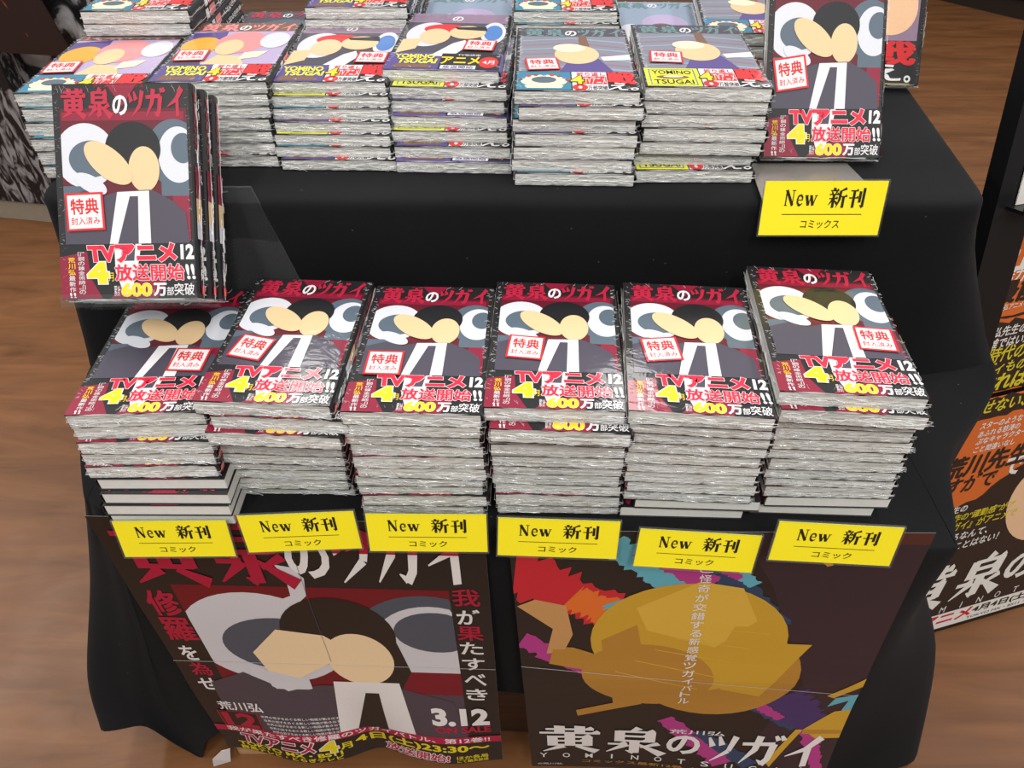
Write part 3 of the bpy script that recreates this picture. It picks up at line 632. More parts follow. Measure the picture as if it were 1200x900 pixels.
stack('the far left back-row stack', G3, (-.392, .853, 2), (-.390, .862, 1), ZU, .862, 8, [('pink', 'teal')], 'pink lettered cover', (.25, .6, 0))
stack('the second back-row stack from left', G3, (-.276, .868, 1), (-.276, .865, 1), ZU, .808, 4, [('beige', None)], 'dark cover with beige patches', (.80, .84, -3))
stack('the third back-row stack from left', G3, (-.168, .890, 0), (-.166, .885, 0), ZU, .855, 8, [('violet', 'purple')], 'violet cover with red band')
stack('the middle back-row stack', G3, (-.055, .905, -1), (-.053, .90, -1), ZU, .816, 4, [('blue', None)], 'pale blue and lavender cover', (.62, .93, -4))
stack('the third back-row stack from right', G3, (.058, .876, -1), (.060, .872, -1), ZU, .855, 8, [('grey', 'teal')], 'grey cover with red and white band', None, {1: (.001, -.005)})
stack('the second back-row stack from right', G3, (.172, .880, -2), (.172, .876, -2), ZU, .816, 4, [('blue', None)], 'grey blue cover with brown patch', (.62, .86, -5))
stack('the rightmost back-row stack', G3, (.262, .858, -6), (.264, .856, -4), ZU, .838, 6, [('grey', 'teal'), ('grey', 'yellow')], 'grey cover half hidden by the propped comic')

# ------------------------------------------------------------------ propped comics and their stands
def leaning(x, y, z, lean, yaw, k, dx=0, gap=.0006, **kw):
    """k-th book behind the first, leaning back"""
    phi = R(90 - lean); rot = (phi, 0, R(yaw)); M = Matrix.Rotation(R(yaw), 4, 'Z') @ Matrix.Rotation(phi, 4, 'X')
    d = M @ Vector((dx, 0, -T * (k + 1) - gap * k)); return book((x + d.x, y + d.y, z + d.z), rot, **kw)
G4 = 'comics propped on the clear stand at the left'
AX, AY, AZ, AL, AW = -.3175, .526, .729, 38, 1.5
leaning(AX, AY, AZ, AL, AW, 0, 0, label='front black comic propped upright on the clear stand at left', group=G4, stick=(.205, .59, 2))
leaning(AX, AY, AZ, AL, AW, 1, .004, gap=.002, label='middle comic of the three propped on the clear left stand', group=G4)
leaning(AX, AY, AZ, AL, AW, 2, .007, gap=.002, label='rear comic of the three propped on the clear left stand', group=G4)
BX, BY, BZ, BL, BW = .3000, .7020, .7715, 36, -1
leaning(BX, BY, BZ, BL, BW, 0, 0, label='black comic leaning upright on the upper step at right, above a yellow card', group='comics propped at the right of the upper step', stick=(.20, .555, 9), t=.0136)
leaning(.414, .897, .7705, 32, -3, 0, 0, label='upright comic with large red and white characters, behind at far right', group='comics propped at the right of the upper step', cov='fist', band='fight')
def prop_stand(name, x, y, z, lean, yaw, depth, h, w, label, rear_z, tray=True):
    """clear easel: back plate and ledge share the lean; a rear support panel reaches down"""
    ph = R(90 - lean); r = empty(name, (x, y, z), (0, 0, R(yaw))); tag(r, label, 'stand')
    ay = Vector((0, math.cos(ph), math.sin(ph))); an = Vector((0, -math.sin(ph), math.cos(ph)))
    am = acrylic_mat()
    def slab(x0, x1, a0, a1, n0, n1, nm):
        mb = MB(); mb.box(x0, a0, n0, x1, a1, n1, am)
        mb.v = [tuple(Vector((vx, 0, 0)) + ay * vy + an * vz) for vx, vy, vz in mb.v]; return link(nm, mb.mesh(nm), r)
    slab(-w / 2, w / 2, -.004 if tray else .016, h, -depth - .004, -depth - .0015, 'back_plate')
    if tray:
        slab(-w / 2, w / 2, -.006, -.0035, -depth - .004, .002, 'ledge')
        slab(-w / 2, w / 2, -.0035, .004, .002, .004, 'lip')
    p = ay * (h * .62) + an * (-depth - .005)
    q = Vector((0, p.y + .022, rear_z - z)); 
    mb = MB()
    vs = []
    for e in (0, .0025):
        vs += [(-w * .40, p.y + e, p.z), (w * .40, p.y + e, p.z), (w * .52, q.y + e, q.z), (-w * .52, q.y + e, q.z)]
    mb.add(vs, [(0, 1, 2, 3)[::-1], (4, 5, 6, 7), (0, 4, 5, 1), (1, 5, 6, 2), (2, 6, 7, 3), (3, 7, 4, 0)], am); link('support_panel', mb.mesh('support_panel'), r)
    return r
prop_stand('book_stand', AX, AY, AZ, AL, AW, T * 3 + .006, .15, .112, 'clear acrylic book stand holding three propped comics at left', .763)
prop_stand('book_stand', BX, BY, BZ, BL, BW, T + .001, .13, .10, 'clear acrylic book stand behind the black upright comic at right', .763, False)
prop_stand('book_stand', .414, .897, .7705, 32, -3, T + .001, .13, .10, 'clear acrylic book stand behind the far right upright comic', .763, False)
# clear sheet that carries the left stand down to the lower step
mb = MB(); am = acrylic_mat()
mb.add([(-.345, .634, .543), (-.175, .634, .543), (-.235, .634, .775), (-.345, .634, .775), (-.345, .6365, .543), (-.175, .6365, .543), (-.235, .6365, .775), (-.345, .6365, .775)],
       [(0, 1, 2, 3), (7, 6, 5, 4), (0, 4, 5, 1), (1, 5, 6, 2), (2, 6, 7, 3), (3, 7, 4, 0)], am)
o = link('support_sheet', mb.mesh('support_sheet')); tag(o, 'clear slanted acrylic sheet against the black riser behind the left stand', 'stand')

# ------------------------------------------------------------------ yellow price-card signs
YEL = ink('card_yellow', (244, 226, 36), False, .45); CK = ink('card_ink', (30, 26, 18), False, .6)
def card_mesh(w, h, sub):
    a = Art(lambda u, v, e: (u * w - w / 2, -.0012 - e, v * h)); a.box(-w / 2, -.0012, 0, w / 2, -.0004, h, YEL)
    a.glyph('N', (.175, .55, .262, .84), CK, 1, 3, 6, 1.35); a.glyph('e', (.272, .55, .335, .84), CK, 1, 3, 6, 1.4); a.glyph('w', (.34, .55, .445, .84), CK, 1, 3, 6, 1.3)
    a.glyph('新', (.535, .51, .685, .88), CK, 1, 3.2, 7.5, 1.4); a.glyph('刊', (.70, .51, .83, .88), CK, 1, 3.2, 8.5, 1.3)
    a.rect(.17, .385, .83, .40, CK, 1); a.text(sub, (.34, .13, .66, .29), CK, 1, .01)
    return a.mesh('card')
CARD_A = card_mesh(.1045, .0425, 'コミック'); CARD_B = card_mesh(.108, .049, 'コミックス')
def sign(x, y, zc, roll, yaw, lean, card, w, h, foot, label):
    r = empty('price_sign', (x, y, zc), (R(-lean), R(-roll), R(yaw))); tag(r, label, 'sign', 'yellow new-release cards in clear holders')
    mb = MB(); am = acrylic_mat(); p = .0013
    mb.box(-w / 2 - p, -.0004, -h / 2 - p, w / 2 + p, .0008, h / 2 + p, am)
    mb.box(-w / 2 - p, -.0022, -h / 2 - p, w / 2 + p, -.0004, -h / 2 - .0003, am); mb.box(-w / 2 - p, -.0022, h / 2 + .0003, w / 2 + p, -.0004, h / 2 + p, am)
    mb.box(w / 2 + .0003, -.0022, -h / 2, w / 2 + p, -.0004, h / 2, am); mb.box(-w / 2 - p, -.0022, -h / 2, -w / 2 - .0003, -.0004, h / 2, am)
    link('holder', mb.mesh('holder'), r)
    c = link('card', card, r); c.location = (0, 0, -h / 2); c['label'] = 'yellow card with black lettering'
    if foot:
        f = MB(); y1, z1 = foot
        z0 = .006 if y1 > .05 else -h / 2 + .006; wa = w * .5 if y1 > .05 else w * .36; wb = w * .44 if y1 > .05 else wa
        f.add([(-wa, .0008, z0), (wa, .0008, z0), (wb, y1, z1), (-wb, y1, z1), (-wa, .0008, z0 + .001), (wa, .0008, z0 + .001), (wb, y1, z1 + .001), (-wb, y1, z1 + .001)],
              [(0, 3, 2, 1), (4, 5, 6, 7), (0, 1, 5, 4), (1, 2, 6, 5), (2, 3, 7, 6), (3, 0, 4, 7)], foot_mat); link('foot_plate', f.mesh('foot_plate'), r)
    return r
foot_mat = acrylic_mat()
WHO = ['leftmost', 'second from left', 'third from left', 'third from right', 'second from right', 'rightmost']
for k, (x, y, z, ro) in enumerate(((-.307, .431, .531, 2.6), (-.188, .424, .550, 5.5), (-.074, .417, .558, 1.2), (.040, .411, .558, -1.2), (.160, .403, .551, -3.6), (.273, .397, .569, -3.0))):
    sign(x, y, z, ro, -1.5, 11, CARD_A, .1045, .0425, (.016, .0), f'yellow New card hanging at the lower step edge, {WHO[k]} of six')
foot_mat = simple('grey_plate', (128, 124, 120), .25, .3, .6)
us = sign(.279, .6225, .7605, .6, -1, 14, CARD_B, .108, .049, (.082, .022), 'yellow New card at the edge of the upper step below the upright comic')

# ------------------------------------------------------------------ posters on the front of the cloth
def slice_mesh(mb, ax_cuts):
    me = mb.mesh('tmp'); bm = bmesh.new(); bm.from_mesh(me)
    for no, vals in ax_cuts:
        for v in vals:
            bmesh.ops.bisect_plane(bm, geom=bm.verts[:] + bm.edges[:] + bm.faces[:], plane_co=Vector(no) * v, plane_no=no, dist=1e-6)
    return me, bm
def finish_poster(art, name, bend, M, label, nu=56, nv=34, w=.368, v0=-.03, v1=.49, clip=None):
    me, bm = slice_mesh(art, [((1, 0, 0), [w * i / nu for i in range(1, nu)]), ((0, 0, 1), [v0 + (v1 - v0) * (i / nv) ** 1.5 for i in range(1, nv)])])
    for plane, no in clip or []:
        bmesh.ops.bisect_plane(bm, geom=bm.verts[:] + bm.edges[:] + bm.faces[:], plane_co=plane, plane_no=no, clear_outer=True)
    for v in bm.verts: v.co.y += bend(v.co.x, v.co.z)
    bm.to_mesh(me); bm.free(); me.name = name
    o = link(name, me); o.matrix_world = M; tag(o, label, 'poster'); return o
def pm(n, c, rough=.38): return ink('poster_' + n, c, False, rough)
PB, PW, PR, PD = pm('black', (36, 31, 29)), pm('white', (228, 224, 222)), pm('red', (170, 24, 56)), pm('dark_red', (112, 20, 30))
PS, PP, PK, PSU, PY = pm('slate', (76, 82, 94)), pm('pale', (206, 204, 208)), pm('skin', (238, 210, 168)), pm('suit', (74, 64, 74)), pm('yellow', (226, 206, 30))
PM = pm('magenta', (176, 24, 66))
def p_place(u, v, h): return (u, -h, v)
a = Art(p_place)
PW_, PV0, PV1 = .368, -.018, .470
a.rect(0, PV0, PW_, PV1, PB, 0)
bk = Art(p_place); bk.flip = True; 
a.add([(0, .0003, PV0), (PW_, .0003, PV0), (PW_, .0003, PV1), (0, .0003, PV1)], [(3, 2, 1, 0)], PW)
a.rect(.046, .045, .328, .365, PD, 1)
a.oval(.118, .262, .088, .092, PP, 2, 0, 40, (.046, .045, .328, .40)); a.oval(.135, .252, .066, .055, PS, 3, .1, 40, (.046, .045, .328, .365))
a.poly([(.150, .340), (.166, .350), (.168, .385), (.160, .402), (.176, .398), (.186, .380), (.182, .350), (.17, .335)], PP, 3)
a.oval(.300, .255, .085, .10, PS, 2, 0, 40, (.046, .045, .328, .365)); a.oval(.305, .25, .068, .086, PP, 3, 0, 40, (.046, .045, .328, .365)); a.oval(.308, .285, .045, .04, PS, 4, 0, 30, (.046, .045, .328, .365))
a.rect(.25, .045, .328, .165, PSU, 2); a.rect(.26, .15, .328, .20, pm('maroon', (120, 18, 36)), 3)
a.oval(.202, .278, .062, .070, PB, 5); a.poly([(.235, .29), (.262, .27), (.272, .20), (.255, .155), (.232, .17)], PB, 5)
a.oval(.217, .225, .038, .055, PK, 6); a.poly([(.098, .235), (.135, .285), (.185, .275), (.205, .250), (.178, .212), (.140, .180), (.106, .195)], PK, 7)
a.poly([(.085, .215), (.105, .195), (.150, .182), (.150, .155), (.115, .145), (.082, .18)], PP, 6)
a.poly([(.03, .165), (.075, .190), (.12, .15), (.16, .165), (.25, .165), (.315, .135), (.328, .045), (.03, .045)], PSU, 6)
a.poly([(.165, .045), (.178, .175), (.255, .175), (.262, .045)], PW, 8); a.poly([(.186, .045), (.212, .150), (.228, .150), (.226, .045)], PB, 9)
for ch, (u0, u1) in {'黄': (.012, .095), '泉': (.100, .180)}.items(): a.glyph(ch, (u0, .368, u1, .475), PR, 8, 3.6, 8.5, 1.3)
a.text('の', (.176, .384, .216, .447), PW, 8, .03)
for ch, (u0, u1) in {'ツ': (.216, .262), 'ガ': (.258, .312), 'イ': (.310, .358)}.items():
    a.glyph(ch, (u0, .376, u1, .465), PR, 8, 3.6, 8.5, 1.25)
    for p in glyph_polys(ch, 3.6, 8.5, 1.25):      # the lower half of these letters is white
        q = [(x, y) for x, y in p]; out = []
        for i in range(len(q)):
            (xa, ya), (xb, yb) = q[i], q[(i + 1) % len(q)]
            if ya <= 52: out.append((xa, ya))
            if (ya <= 52) != (yb <= 52): t = (52 - ya) / (yb - ya); out.append((xa + (xb - xa) * t, 52))
        if len(out) > 2: a.poly([(u0 + (u1 - u0) * x / 100, .376 + .089 * y / 100) for x, y in out], PW, 9)
a.vtext('修羅', .028, .356, .254, .032, PR, 3, .03, .9); a.text('を', (.014, .214, .032, .244), PW, 3, .02); a.text('為', (.014, .180, .038, .208), PR, 3, .02); a.text('せ', (.014, .147, .036, .173), PW, 3, .02); a.text('。', (.03, .132, .036, .140), PR, 3)
a.text('我', (.331, .339, .358, .368), PR, 3, .018); a.text('が', (.333, .305, .356, .332), PW, 3, .02); a.text('果', (.331, .272, .358, .300), PR, 3, .02)
for i, ch in enumerate('たすべき'): a.text(ch, (.332, .243 - i * .034, .356, .268 - i * .034), PW, 3, .015)
a.text('荒川弘', (.023, .098, .078, .119), PW, 9, .02); a.rect(.016, .052, .068, .094, PR, 9); a.rect(.0175, .0535, .0665, .0925, PB, 10); a.text('12', (.022, .057, .062, .089), PR, 11, .04)
for k in range(5): a.text('世界の双子をめぐる新しい物語が動き出す', (.072 + .002 * k, .086 - .0085 * k, .170, .0915 - .0085 * k), PW, 10, .01)
a.text('3.12', (.288, .083, .354, .119), PW, 9, .05); a.text('ON SALE', (.289, .064, .356, .078), PR, 9, .04)
a.rect(0, .036, PW_, .052, PM, 9); a.text('我が果たすべき修羅のツガイバトル、第12巻!!', (.016, .038, .354, .050), PW, 10, .02)
a.rect(0, PV0, PW_, .036, PB, 9); a.text('TVアニメ', (.030, .008, .128, .034), PM, 11, .03, .1, 0, PW, .05); a.text('4', (.136, .006, .156, .034), PY, 11, .04, 0, 0, PW, .03); a.text('月', (.160, .008, .174, .024), PY, 11, .03)
a.text('4日(土)23:30～', (.180, .010, .352, .034), PY, 11, .035)
a.text('TOKYO MX・BS11', (.020, -.004, .160, .006), PY, 11, .03); a.text('群馬テレビ・とちぎテレビ', (.020, -.016, .160, -.006), PY, 11, .03); a.text('放送開始!', (.215, -.014, .300, .008), PM, 11, .03, .1, 0, PW, .05); a.text('ほか各局', (.310, -.006, .350, .004), PY, 11, .02); a.text('にて順次放送', (.310, -.015, .350, -.007), PY, 11, .02)
a.rect(0, .2125, PW_, .2132, PP, 12); a.rect(.1835, .22, .1839, PV1, PS, 12)
def bend1(u, v):
    s = max(0, (.17 - v) / .19); s = s * s * (3 - 2 * min(1, s)) if s < 1 else 1
    g = -.015 * math.exp(-((u - .115) / .06) ** 2) + .010 * math.exp(-((u - .205) / .028) ** 2) - .010 * math.exp(-((u - .30) / .05) ** 2) + .003 * math.exp(-(u / .05) ** 2)
    return g * s - .0012 * math.sin(v * 14) ** 2
M1 = Matrix.Translation((-.3802, .4478, .0715)) @ Matrix.Rotation(math.atan(-.045), 4, 'Z') @ Matrix.Rotation(R(-1.54), 4, 'Y')
finish_poster(a, 'poster', bend1, M1, 'black and red poster hanging at left below the cards, dated 3.12')

b = Art(p_place); P2W, P2V0, P2V1 = .362, -.012, .478
QB = pm('charcoal', (40, 33, 31)); QP = pm('plum', (52, 38, 46)); QG = pm('amber', (200, 156, 50)); QG2 = pm('bronze', (178, 128, 52)); QG3 = pm('light_amber', (214, 172, 66))
QR, QO, QM, QT, QN, QV = pm('crimson', (196, 40, 52)), pm('vermilion', (222, 110, 44)), pm('pinkish', (176, 58, 132)), pm('aqua', (96, 170, 186)), pm('navy', (44, 66, 96)), pm('violet', (66, 48, 100))
b.rect(0, P2V0, P2W, P2V1, QB, 0); b.add([(0, .0003, P2V0), (P2W, .0003, P2V0), (P2W, .0003, P2V1), (0, .0003, P2V1)], [(3, 2, 1, 0)], PW)
b.poly([(.20, .478), (.24, .40), (.30, .22), (.27, .10), (.30, -.012), (.362, -.012), (.362, .478)], QP, 1); b.poly([(.27, .478), (.285, .462), (.362, .462), (.362, .478)], pm('rust', (80, 42, 36)), 2)
def ragged(p0, p1, wa, wb, mat, lay, seed, n=26, amp=.25):
    r = random.Random(seed); up_, dn = [], []; d = Vector((p1[0] - p0[0], p1[1] - p0[1])); nn = Vector((-d.y, d.x)).normalized()
    for i in range(n + 1):
        t = i / n; w = wa + (wb - wa) * t; c = Vector(p0) + d * t
        up_.append(tuple(c + nn * w * (1 + r.uniform(-amp, amp)))); dn.append(tuple(c - nn * w * (1 + r.uniform(-amp, amp))))
    pts = up_ + dn[::-1]; b.poly([(min(max(x, 0), P2W), min(max(y, P2V0), P2V1)) for x, y in pts], mat, lay)
ragged((-.01, .425), (.115, .335), .036, .026, QR, 2, 1); ragged((.055, .375), (.10, .348), .020, .022, QO, 3, 2); ragged((.10, .372), (.125, .332), .018, .022, QT, 4, 3); ragged((.112, .345), (.190, .305), .022, .012, QM, 3, 4)
ragged((.09, .46), (.165, .385), .016, .012, QT, 3, 5); ragged((.12, .455), (.185, .40), .014, .012, QM, 4, 6); ragged((.16, .465), (.26, .33), .020, .010, QN, 3, 7); ragged((.185, .445), (.225, .40), .008, .006, QT, 4, 8); ragged((.19, .43), (.21, .41), .008, .004, QM, 5, 9)
ragged((.0, .300), (.10, .215), .014, .006, QM, 2, 10); ragged((.02, .272), (.17, .175), .009, .005, QM, 2, 11); ragged((.16, .13), (.24, .03), .010, .018, QM, 2, 12); ragged((.20, .10), (.27, .03), .008, .012, QN, 3, 13); ragged((.235, .195), (.31, .12), .014, .010, QN, 2, 14); ragged((.24, .19), (.29, .14), .008, .006, QM, 3, 15)
ragged((.325, .12), (.35, .02), .012, .006, QM, 3, 16); ragged((.28, .19), (.33, .13), .03, .02, QV, 2, 17)
# plain golden stand-in shape for the printed picture
b.oval(.172, .300, .098, .102, QG, 5, .15); b.oval(.205, .240, .088, .095, QG2, 4, .3); b.oval(.135, .230, .072, .062, QG2, 6, -.4); b.poly([(.118, .36), (.175, .405), (.215, .395), (.235, .34), (.20, .29), (.13, .32)], QG3, 6)
b.poly([(.215, .33), (.252, .330), (.250, .300), (.295, .298), (.258, .19), (.215, .205), (.20, .26)], QG, 6); b.poly([(.085, .30), (.12, .33), (.13, .26), (.09, .235)], QG2, 7)
b.poly([(.002, .360), (.020, .372), (.050, .362), (.056, .310), (.046, .275), (.028, .272), (.036, .320)], pm('tan', (196, 146, 92)), 5); b.poly([(.036, .285), (.056, .285), (.098, .262), (.10, .235), (.054, .245), (.030, .252)], QG2, 5)
b.poly([(.098, .19), (.125, .20), (.132, .165), (.06, .132), (.058, .146), (.10, .166)], QG2, 5)
for k in range(5): ragged((.10 + .02 * k, .24 + .022 * k), (.19 + .015 * k, .205 + .028 * k), .0006, .0006, QG3, 8, 30 + k, 14, .3)
b.poly([(.318, .118), (.345, .160), (.362, .165), (.362, .10), (.335, .098)], QG, 5); b.poly([(.318, .118), (.362, .118), (.362, .110), (.318, .108)], QG2, 6); b.poly([(.292, .03), (.318, .118), (.310, .118), (.286, .04)], QG, 6); b.poly([(.330, .195), (.362, .235), (.362, .218), (.338, .190)], QG, 5); b.poly([(.335, .17), (.355, .185), (.35, .15), (.362, .16), (.362, .20), (.34, .19)], QT, 4)
b.poly([(.27, .445), (.276, .455), (.288, .432), (.283, .43)], QG, 5)
tx = 'と怪奇が交錯する新感覚ツガイバトル'
for i, ch in enumerate(tx):
    v = .432 - i * .0156; b.text(ch, (.172 + .001 * math.sin(i), v - .0125, .184, v), PW, 9, .01)
tp = [('黄', .012, .088), ('泉', .092, .165), ('の', .168, .205), ('ツ', .212, .250), ('ガ', .252, .302), ('イ', .305, .350)]
for ch, u0, u1 in tp:
    d = -.004 * (u0 / .35)
    if ch == 'の': b.text('の', (u0, .048 + d, u1, .092 + d), PW, 9, .03)
    else: b.glyph(ch, (u0, .036 + d, u1, .106 + d), PW, 9, 3.6, 8.5, 1.25)
b.text('荒川弘', (.168, .096, .232, .106), PW, 9, .01)
for i, ch in enumerate('YOMINOTSUGAI'): b.text(ch, (.012 + .0285 * i, .018, .021 + .0285 * i, .030), PW, 9, .01)
b.text('コミックス最新12巻', (.065, .004, .19, .012), QG2, 9, .01); b.text('好評発売中', (.20, .004, .27, .012), QG2, 9, .01); b.text('©荒川弘', (.008, -.004, .04, .001), PW, 9)
b.poly([(0, .2462), (P2W, .1980), (P2W, .1973), (0, .2455)], PP, 10)
def bend2(u, v):
    s = min(1, max(0, (.2 - v) / .2)); return -.010 * s * s * math.exp(-((u - .30) / .12) ** 2) + .002 * math.sin(u * 15) * s - .0015 * math.exp(-((v - .222) / .03) ** 2)
M2 = Matrix.Translation((.2 - .17496 * math.cos(.055), .409 + .17496 * math.sin(.055), .0789)) @ Matrix.Rotation(math.atan(-.055), 4, 'Z') @ Matrix.Rotation(R(-3.56), 4, 'Y')
finish_poster(b, 'poster', bend2, M2, 'black poster with a golden shape and bright brush strokes hanging at right', w=P2W)

# ------------------------------------------------------------------ A-board with a tall poster at the right
BF = Matrix.Translation((.6287, .6412, 0)) @ Matrix.Rotation(R(16), 4, 'Z') @ Matrix.Rotation(R(-12), 4, 'X')
bd = empty('poster_stand'); bd.matrix_world = BF; tag(bd, 'black leaning floor stand for the tall orange and black poster', 'stand')
KB = simple('black_frame', (16, 16, 17), .4); BWd, BH = .60, 1.0
for nm, bx in (('stile', (-.060, -.004, .002, -.009, .018, BH)), ('stile', (BWd, -.004, .002, BWd + .05, .018, BH)), ('rail', (-.009, -.004, .002, BWd, .018, .010)), ('rail', (-.009, -.004, BH - .05, BWd, .018, BH))):
    mb = MB(); mb.box(*bx, KB); link(nm, mb.mesh(nm), bd)
mb = MB(); mb.box(-.009, .006, .010, BWd, .016, BH - .05, KB); link('backing_panel', mb.mesh('backing_panel'), bd)
mb = MB(); mb.box(-.046, -.026, .696, BWd, -.004, .700, KB); mb.box(-.046, -.028, .696, BWd, -.026, .706, KB); link('ledge', mb.mesh('ledge'), bd)
mb = MB(); mb.add([(.05, .018, .70), (.54, .018, .70), (.54, .028, .70), (.05, .028, .70), (.05, .36, .08), (.54, .36, .08), (.54, .37, .08), (.05, .37, .08)], [(0, 1, 2, 3), (7, 6, 5, 4), (0, 4, 5, 1), (1, 5, 6, 2), (2, 6, 7, 3), (3, 7, 4, 0)], KB); link('rear_leg', mb.mesh('rear_leg'), bd)
CO, CB, CW, CY, CK2 = pm('orange', (196, 98, 44)), pm('soot', (44, 35, 31)), pm('paper', (214, 210, 204)), pm('ochre', (196, 180, 44)), pm('flesh', (214, 176, 140))
def rag(pts, mat, lay, seed, amp=.004, u0=-1, u1=.59):
    r = random.Random(seed); out = []
    for i in range(len(pts)):
        p, q = pts[i], pts[(i + 1) % len(pts)]; n = max(1, int(math.dist(p, q) / .012))
        for k in range(n): t = k / n; out.append((min(max(p[0] + (q[0] - p[0]) * t + r.uniform(-amp, amp), u0), u1), p[1] + (q[1] - p[1]) * t + r.uniform(-amp, amp)))
    c.poly(out, mat, lay)
def ln(s, u, v, h, mat, cw=.9, bold=.02, sh=.2, rot=0): n = len(s); w = n * h * cw; c.text(s, (u, v, u + w, v + h), mat, 4, bold, sh, R(rot))
def sheet(u0, v0, u1, v1, y, mat): c.box(u0, y, v0, u1, y + .0012, v1, mat)
# upper poster
c = Art(lambda u, v, h: (u, .0045 - h, v)); U0, U1 = -.009, .59
sheet(U0, .44, U1, .668, .0045, CO)
rag([(-.009, .545), (.59, .56), (.59, .44), (-.009, .44)], CB, 1, 3, .004, U0)
ln('山', -.005, .612, .034, CW, 1, .04); ln('魅力を語る', -.014, .598, .018, CW, .95, .03); ln('最前線！', -.018, .572, .029, CB, 1, .05); ln('荒川弘アニメイト特集', -.014, .562, .008, CW)
rag([(-.006, .549), (.05, .560), (.04, .553), (.09, .556), (.03, .548)], CB, 1, 8, .004, U0)
ln('弘先生の魅力', -.003, .525, .014, CW); ln('誰ではいかに', -.004, .509, .014, CW); ln('時代の王道', -.001, .488, .022, CY); ln('ディもの', -.001, .470, .017, CY, .95); ln('ければ', .000, .4445, .024, CY, 1, .035)
o = link('poster', c.mesh('poster')); o.matrix_world = BF; tag(o, 'orange poster with a black brush band, upper one on the leaning stand at right', 'poster')
# lower poster, overlapping the frame
c = Art(lambda u, v, h: (u, -.0055 - h, v)); U0, U1 = -.064, .59
sheet(U0, .012, U1, .44, -.0055, CO)
rag([(-.064, .44), (.59, .44), (.59, .405), (-.064, .412)], CB, 1, 5, .004, U0)
ln('せない、', .002, .418, .019, CY)
rag([(-.064, .258), (.036, .268), (.08, .302), (.16, .345), (.59, .345), (.59, .012), (-.064, .012)], CB, 1, 4, .002, U0)
c.oval(.165, .232, .062, .078, CK2, 2, .4); c.oval(.31, .26, .1, .1, pm('flesh2', (150, 112, 90)), 2)
for s_, v in (('スターのような', .393), ('あふれる怒涛の', .380), ('ぷなキャラクター！', .368), ('こと間違いなし', .355)): ln(s_, .008, v, .010, CW, .95, .02)
ln('荒川先生', -.030, .318, .034, CB, 1, .04); ln('すがで', -.020, .290, .027, CB, 1, .03); ln('です', .072, .300, .034, CW, 1, .03)
ln('荒川弘先生の', -.052, .2515, .0125, CW, 1.05); ln('く最高傑作の“躍動感”がア', -.045, .235, .0135, CY); ln('黄泉のツガイ』がアニメで', -.046, .217, .0155, CY); ln('を観れるなんて、', -.030, .197, .015, CW); ln('に贅沢なことはない！', -.034, .178, .015, CW)
rag([(-.04, .162), (.012, .160), (.016, .172), (-.04, .174)], CO, 2, 6, .003, U0)
for ch, (u0, u1) in {'黄': (-.052, .040), '泉': (.050, .140), 'ツ': (.205, .265), 'ガ': (.27, .345), 'イ': (.35, .42)}.items():
    for p in glyph_polys(ch, 4.4, 9, 1.35):
        c.poly([(u0 + (u1 - u0) * (x / 100 + .22 * (y / 100 - .5)), .066 + .084 * y / 100) for x, y in p], CW, 4)
c.text('の', (.142, .082, .200, .132), CW, 4, .03, .2)
for i, ch in enumerate('YOMINOTSUGAI'): c.text(ch, (-.034 + .034 * i, .047, -.024 + .034 * i, .059), CW, 4, .0, .2)
c.poly([(U0, .012), (U1, .012), (U1, .044), (U0, .044)], CW, 3)
c.text('TVアニメ', (-.040, .022, .097, .041), pm('crimson2', (186, 30, 50)), 5, .04, .3); c.text('4月4日(土)23:30', (.100, .025, .26, .040), CB, 5, .04, .2); c.text('TOKYO MX・BS11・群馬テレビ', (.092, .0155, .27, .0215), CB, 5, .015, .2)
o = link('poster', c.mesh('poster')); o.matrix_world = BF; tag(o, 'glossy black and orange poster with large white lettering, lowest on the leaning stand', 'poster')
d = Art(lambda u, v, h: (u, .0045 - h, v)); d.box(-.036, -.0065, .7005, .36, -.0052, .80, CW)
o = link('paper_sheet', d.mesh('paper_sheet')); o.matrix_world = BF; tag(o, 'white paper sheet standing on the ledge above the orange poster', 'paper')

# ------------------------------------------------------------------ floor display at the far left and the fixture at the far right
def printed(name, base, spots, seed, sc):
    m, nt, b_ = newmat(name); tc = N(nt, 'ShaderNodeTexCoord'); mp = N(nt, 'ShaderNodeMapping'); mp.inputs['Scale'].default_value = sc; mp.inputs['Location'].default_value = (seed, seed * 2, seed)
    nt.links.new(tc.outputs['Object'], mp.inputs[0]); no = N(nt, 'ShaderNodeTexNoise'); no.inputs['Scale'].default_value = 1; no.inputs['Detail'].default_value = 5; no.inputs['Distortion'].default_value = 1.5
    nt.links.new(mp.outputs[0], no.inputs['Vector']); rp = N(nt, 'ShaderNodeValToRGB'); rp.color_ramp.interpolation = 'LINEAR'
    el = rp.color_ramp.elements; el[0].position = base[0][0]; el[0].color = (*lin(base[0][1]), 1); el[1].position = base[1][0]; el[1].color = (*lin(base[1][1]), 1)
    for p, cc in spots: e = el.new(p); e.color = (*lin(cc), 1)
    nt.links.new(no.outputs['Fac'], rp.inputs[0]); nt.links.new(rp.outputs[0], b_.inputs['Base Color']); b_.inputs['Roughness'].default_value = .45; return m
BW = printed('monochrome_print', ((.46, (16, 16, 18)), (.54, (150, 150, 152))), ((.50, (40, 40, 42)), (.66, (196, 196, 198))), 3, (9, 9, 6))
BW2 = printed('monochrome_print_fine', ((.46, (26, 24, 26)), (.60, (150, 148, 150))), (), 7, (38, 38, 14))
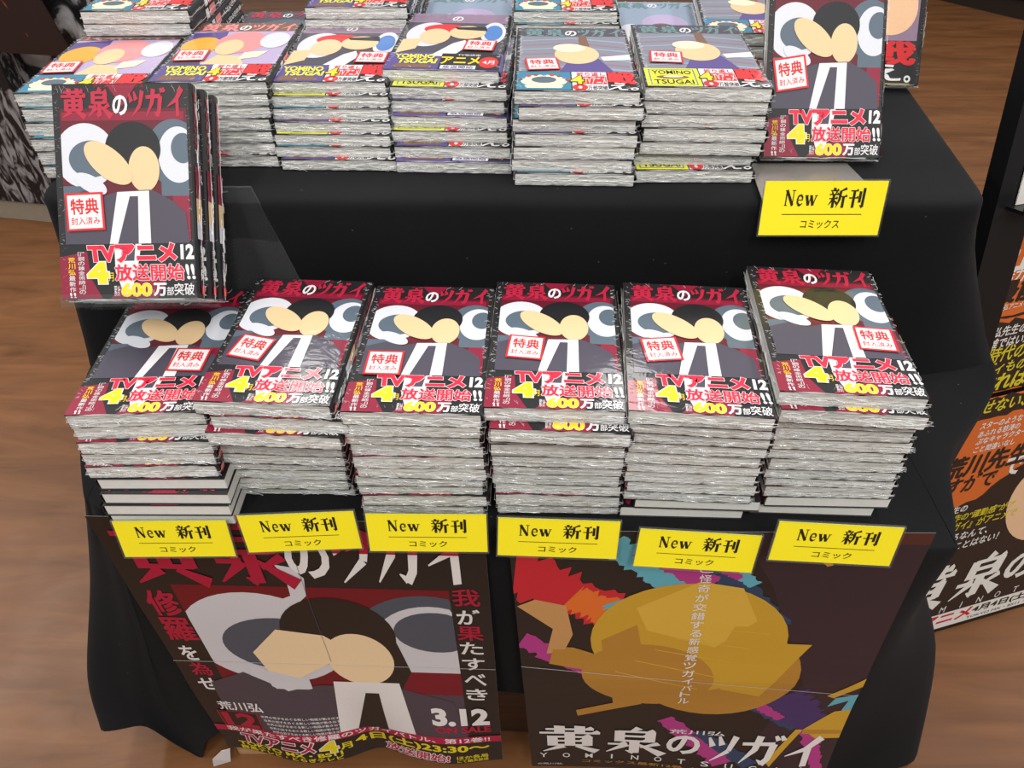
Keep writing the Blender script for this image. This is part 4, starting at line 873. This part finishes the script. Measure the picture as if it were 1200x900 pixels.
DB = printed('dark_brown_print', ((.40, (40, 20, 14)), (.66, (40, 20, 14))), ((.69, (150, 62, 22)),), 5, (9, 9, 6))
ps = empty('panel_stand', (-1.30, 1.93, 0), (0, 0, R(-10))); tag(ps, 'floor-standing display box covered in monochrome print at far left', 'display stand')
mb = MB(); mb.box(-.6, 0, .06, .05, .12, .47, BW2); link('printed_box', mb.mesh('printed_box'), ps)
mb = MB(); mb.box(-.6, .005, 0, .02, .11, .06, simple('beige_base', (150, 140, 124), .6)); link('base', mb.mesh('base'), ps)
mb = MB(); mb.add([(-.60, 0, .475), (.265, 0, .475), (.17, .02, .78), (-.60, .02, .78), (-.60, .006, .475), (.265, .006, .475), (.17, .026, .78), (-.60, .026, .78)], [(0, 1, 2, 3), (7, 6, 5, 4), (0, 4, 5, 1), (1, 5, 6, 2), (2, 6, 7, 3), (3, 7, 4, 0)], DB)
o = link('poster', mb.mesh('poster')); o.location = (-1.30, 1.92, 0); o.rotation_euler = (0, 0, R(-10)); tag(o, 'dark brown poster panel with orange marks at far upper left', 'poster')
mb = MB(); mb.box(-.10, 0, .12, .46, .006, .95, BW)
o = link('poster', mb.mesh('poster')); o.location = (-1.27, 2.0, 0); o.rotation_euler = (0, 0, R(-8)); tag(o, 'black and white poster panel beside the dark brown one', 'poster')
mb = MB(); mb.box(-.1, 0.0, 0, .42, .1, .12, simple('beige_base', (150, 140, 124), .6)); link('plinth', mb.mesh('plinth'), o)
fw = wood_mat('shelf_wood', (98, 66, 40), (150, 108, 70), (3, 3, 40), .45)
bs = empty('bookshelf', (2.30, 3.85, 0), (0, 0, R(-52))); tag(bs, 'wooden shelf unit with a dark plinth at the far upper right', 'shelf')
mb = MB(); mb.box(-.9, .03, 0, 1.2, .5, .09, simple('dark_plinth', (40, 28, 20), .5)); link('plinth', mb.mesh('plinth'), bs)
for z in (.09, .30, .52):
    mb = MB(); mb.box(-.9, 0, z, 1.2, .5, z + .03, fw); link('shelf_board', mb.mesh('shelf_board'), bs)
mb = MB(); mb.box(-.9, .47, .09, 1.2, .5, .9, fw); link('back_panel', mb.mesh('back_panel'), bs)
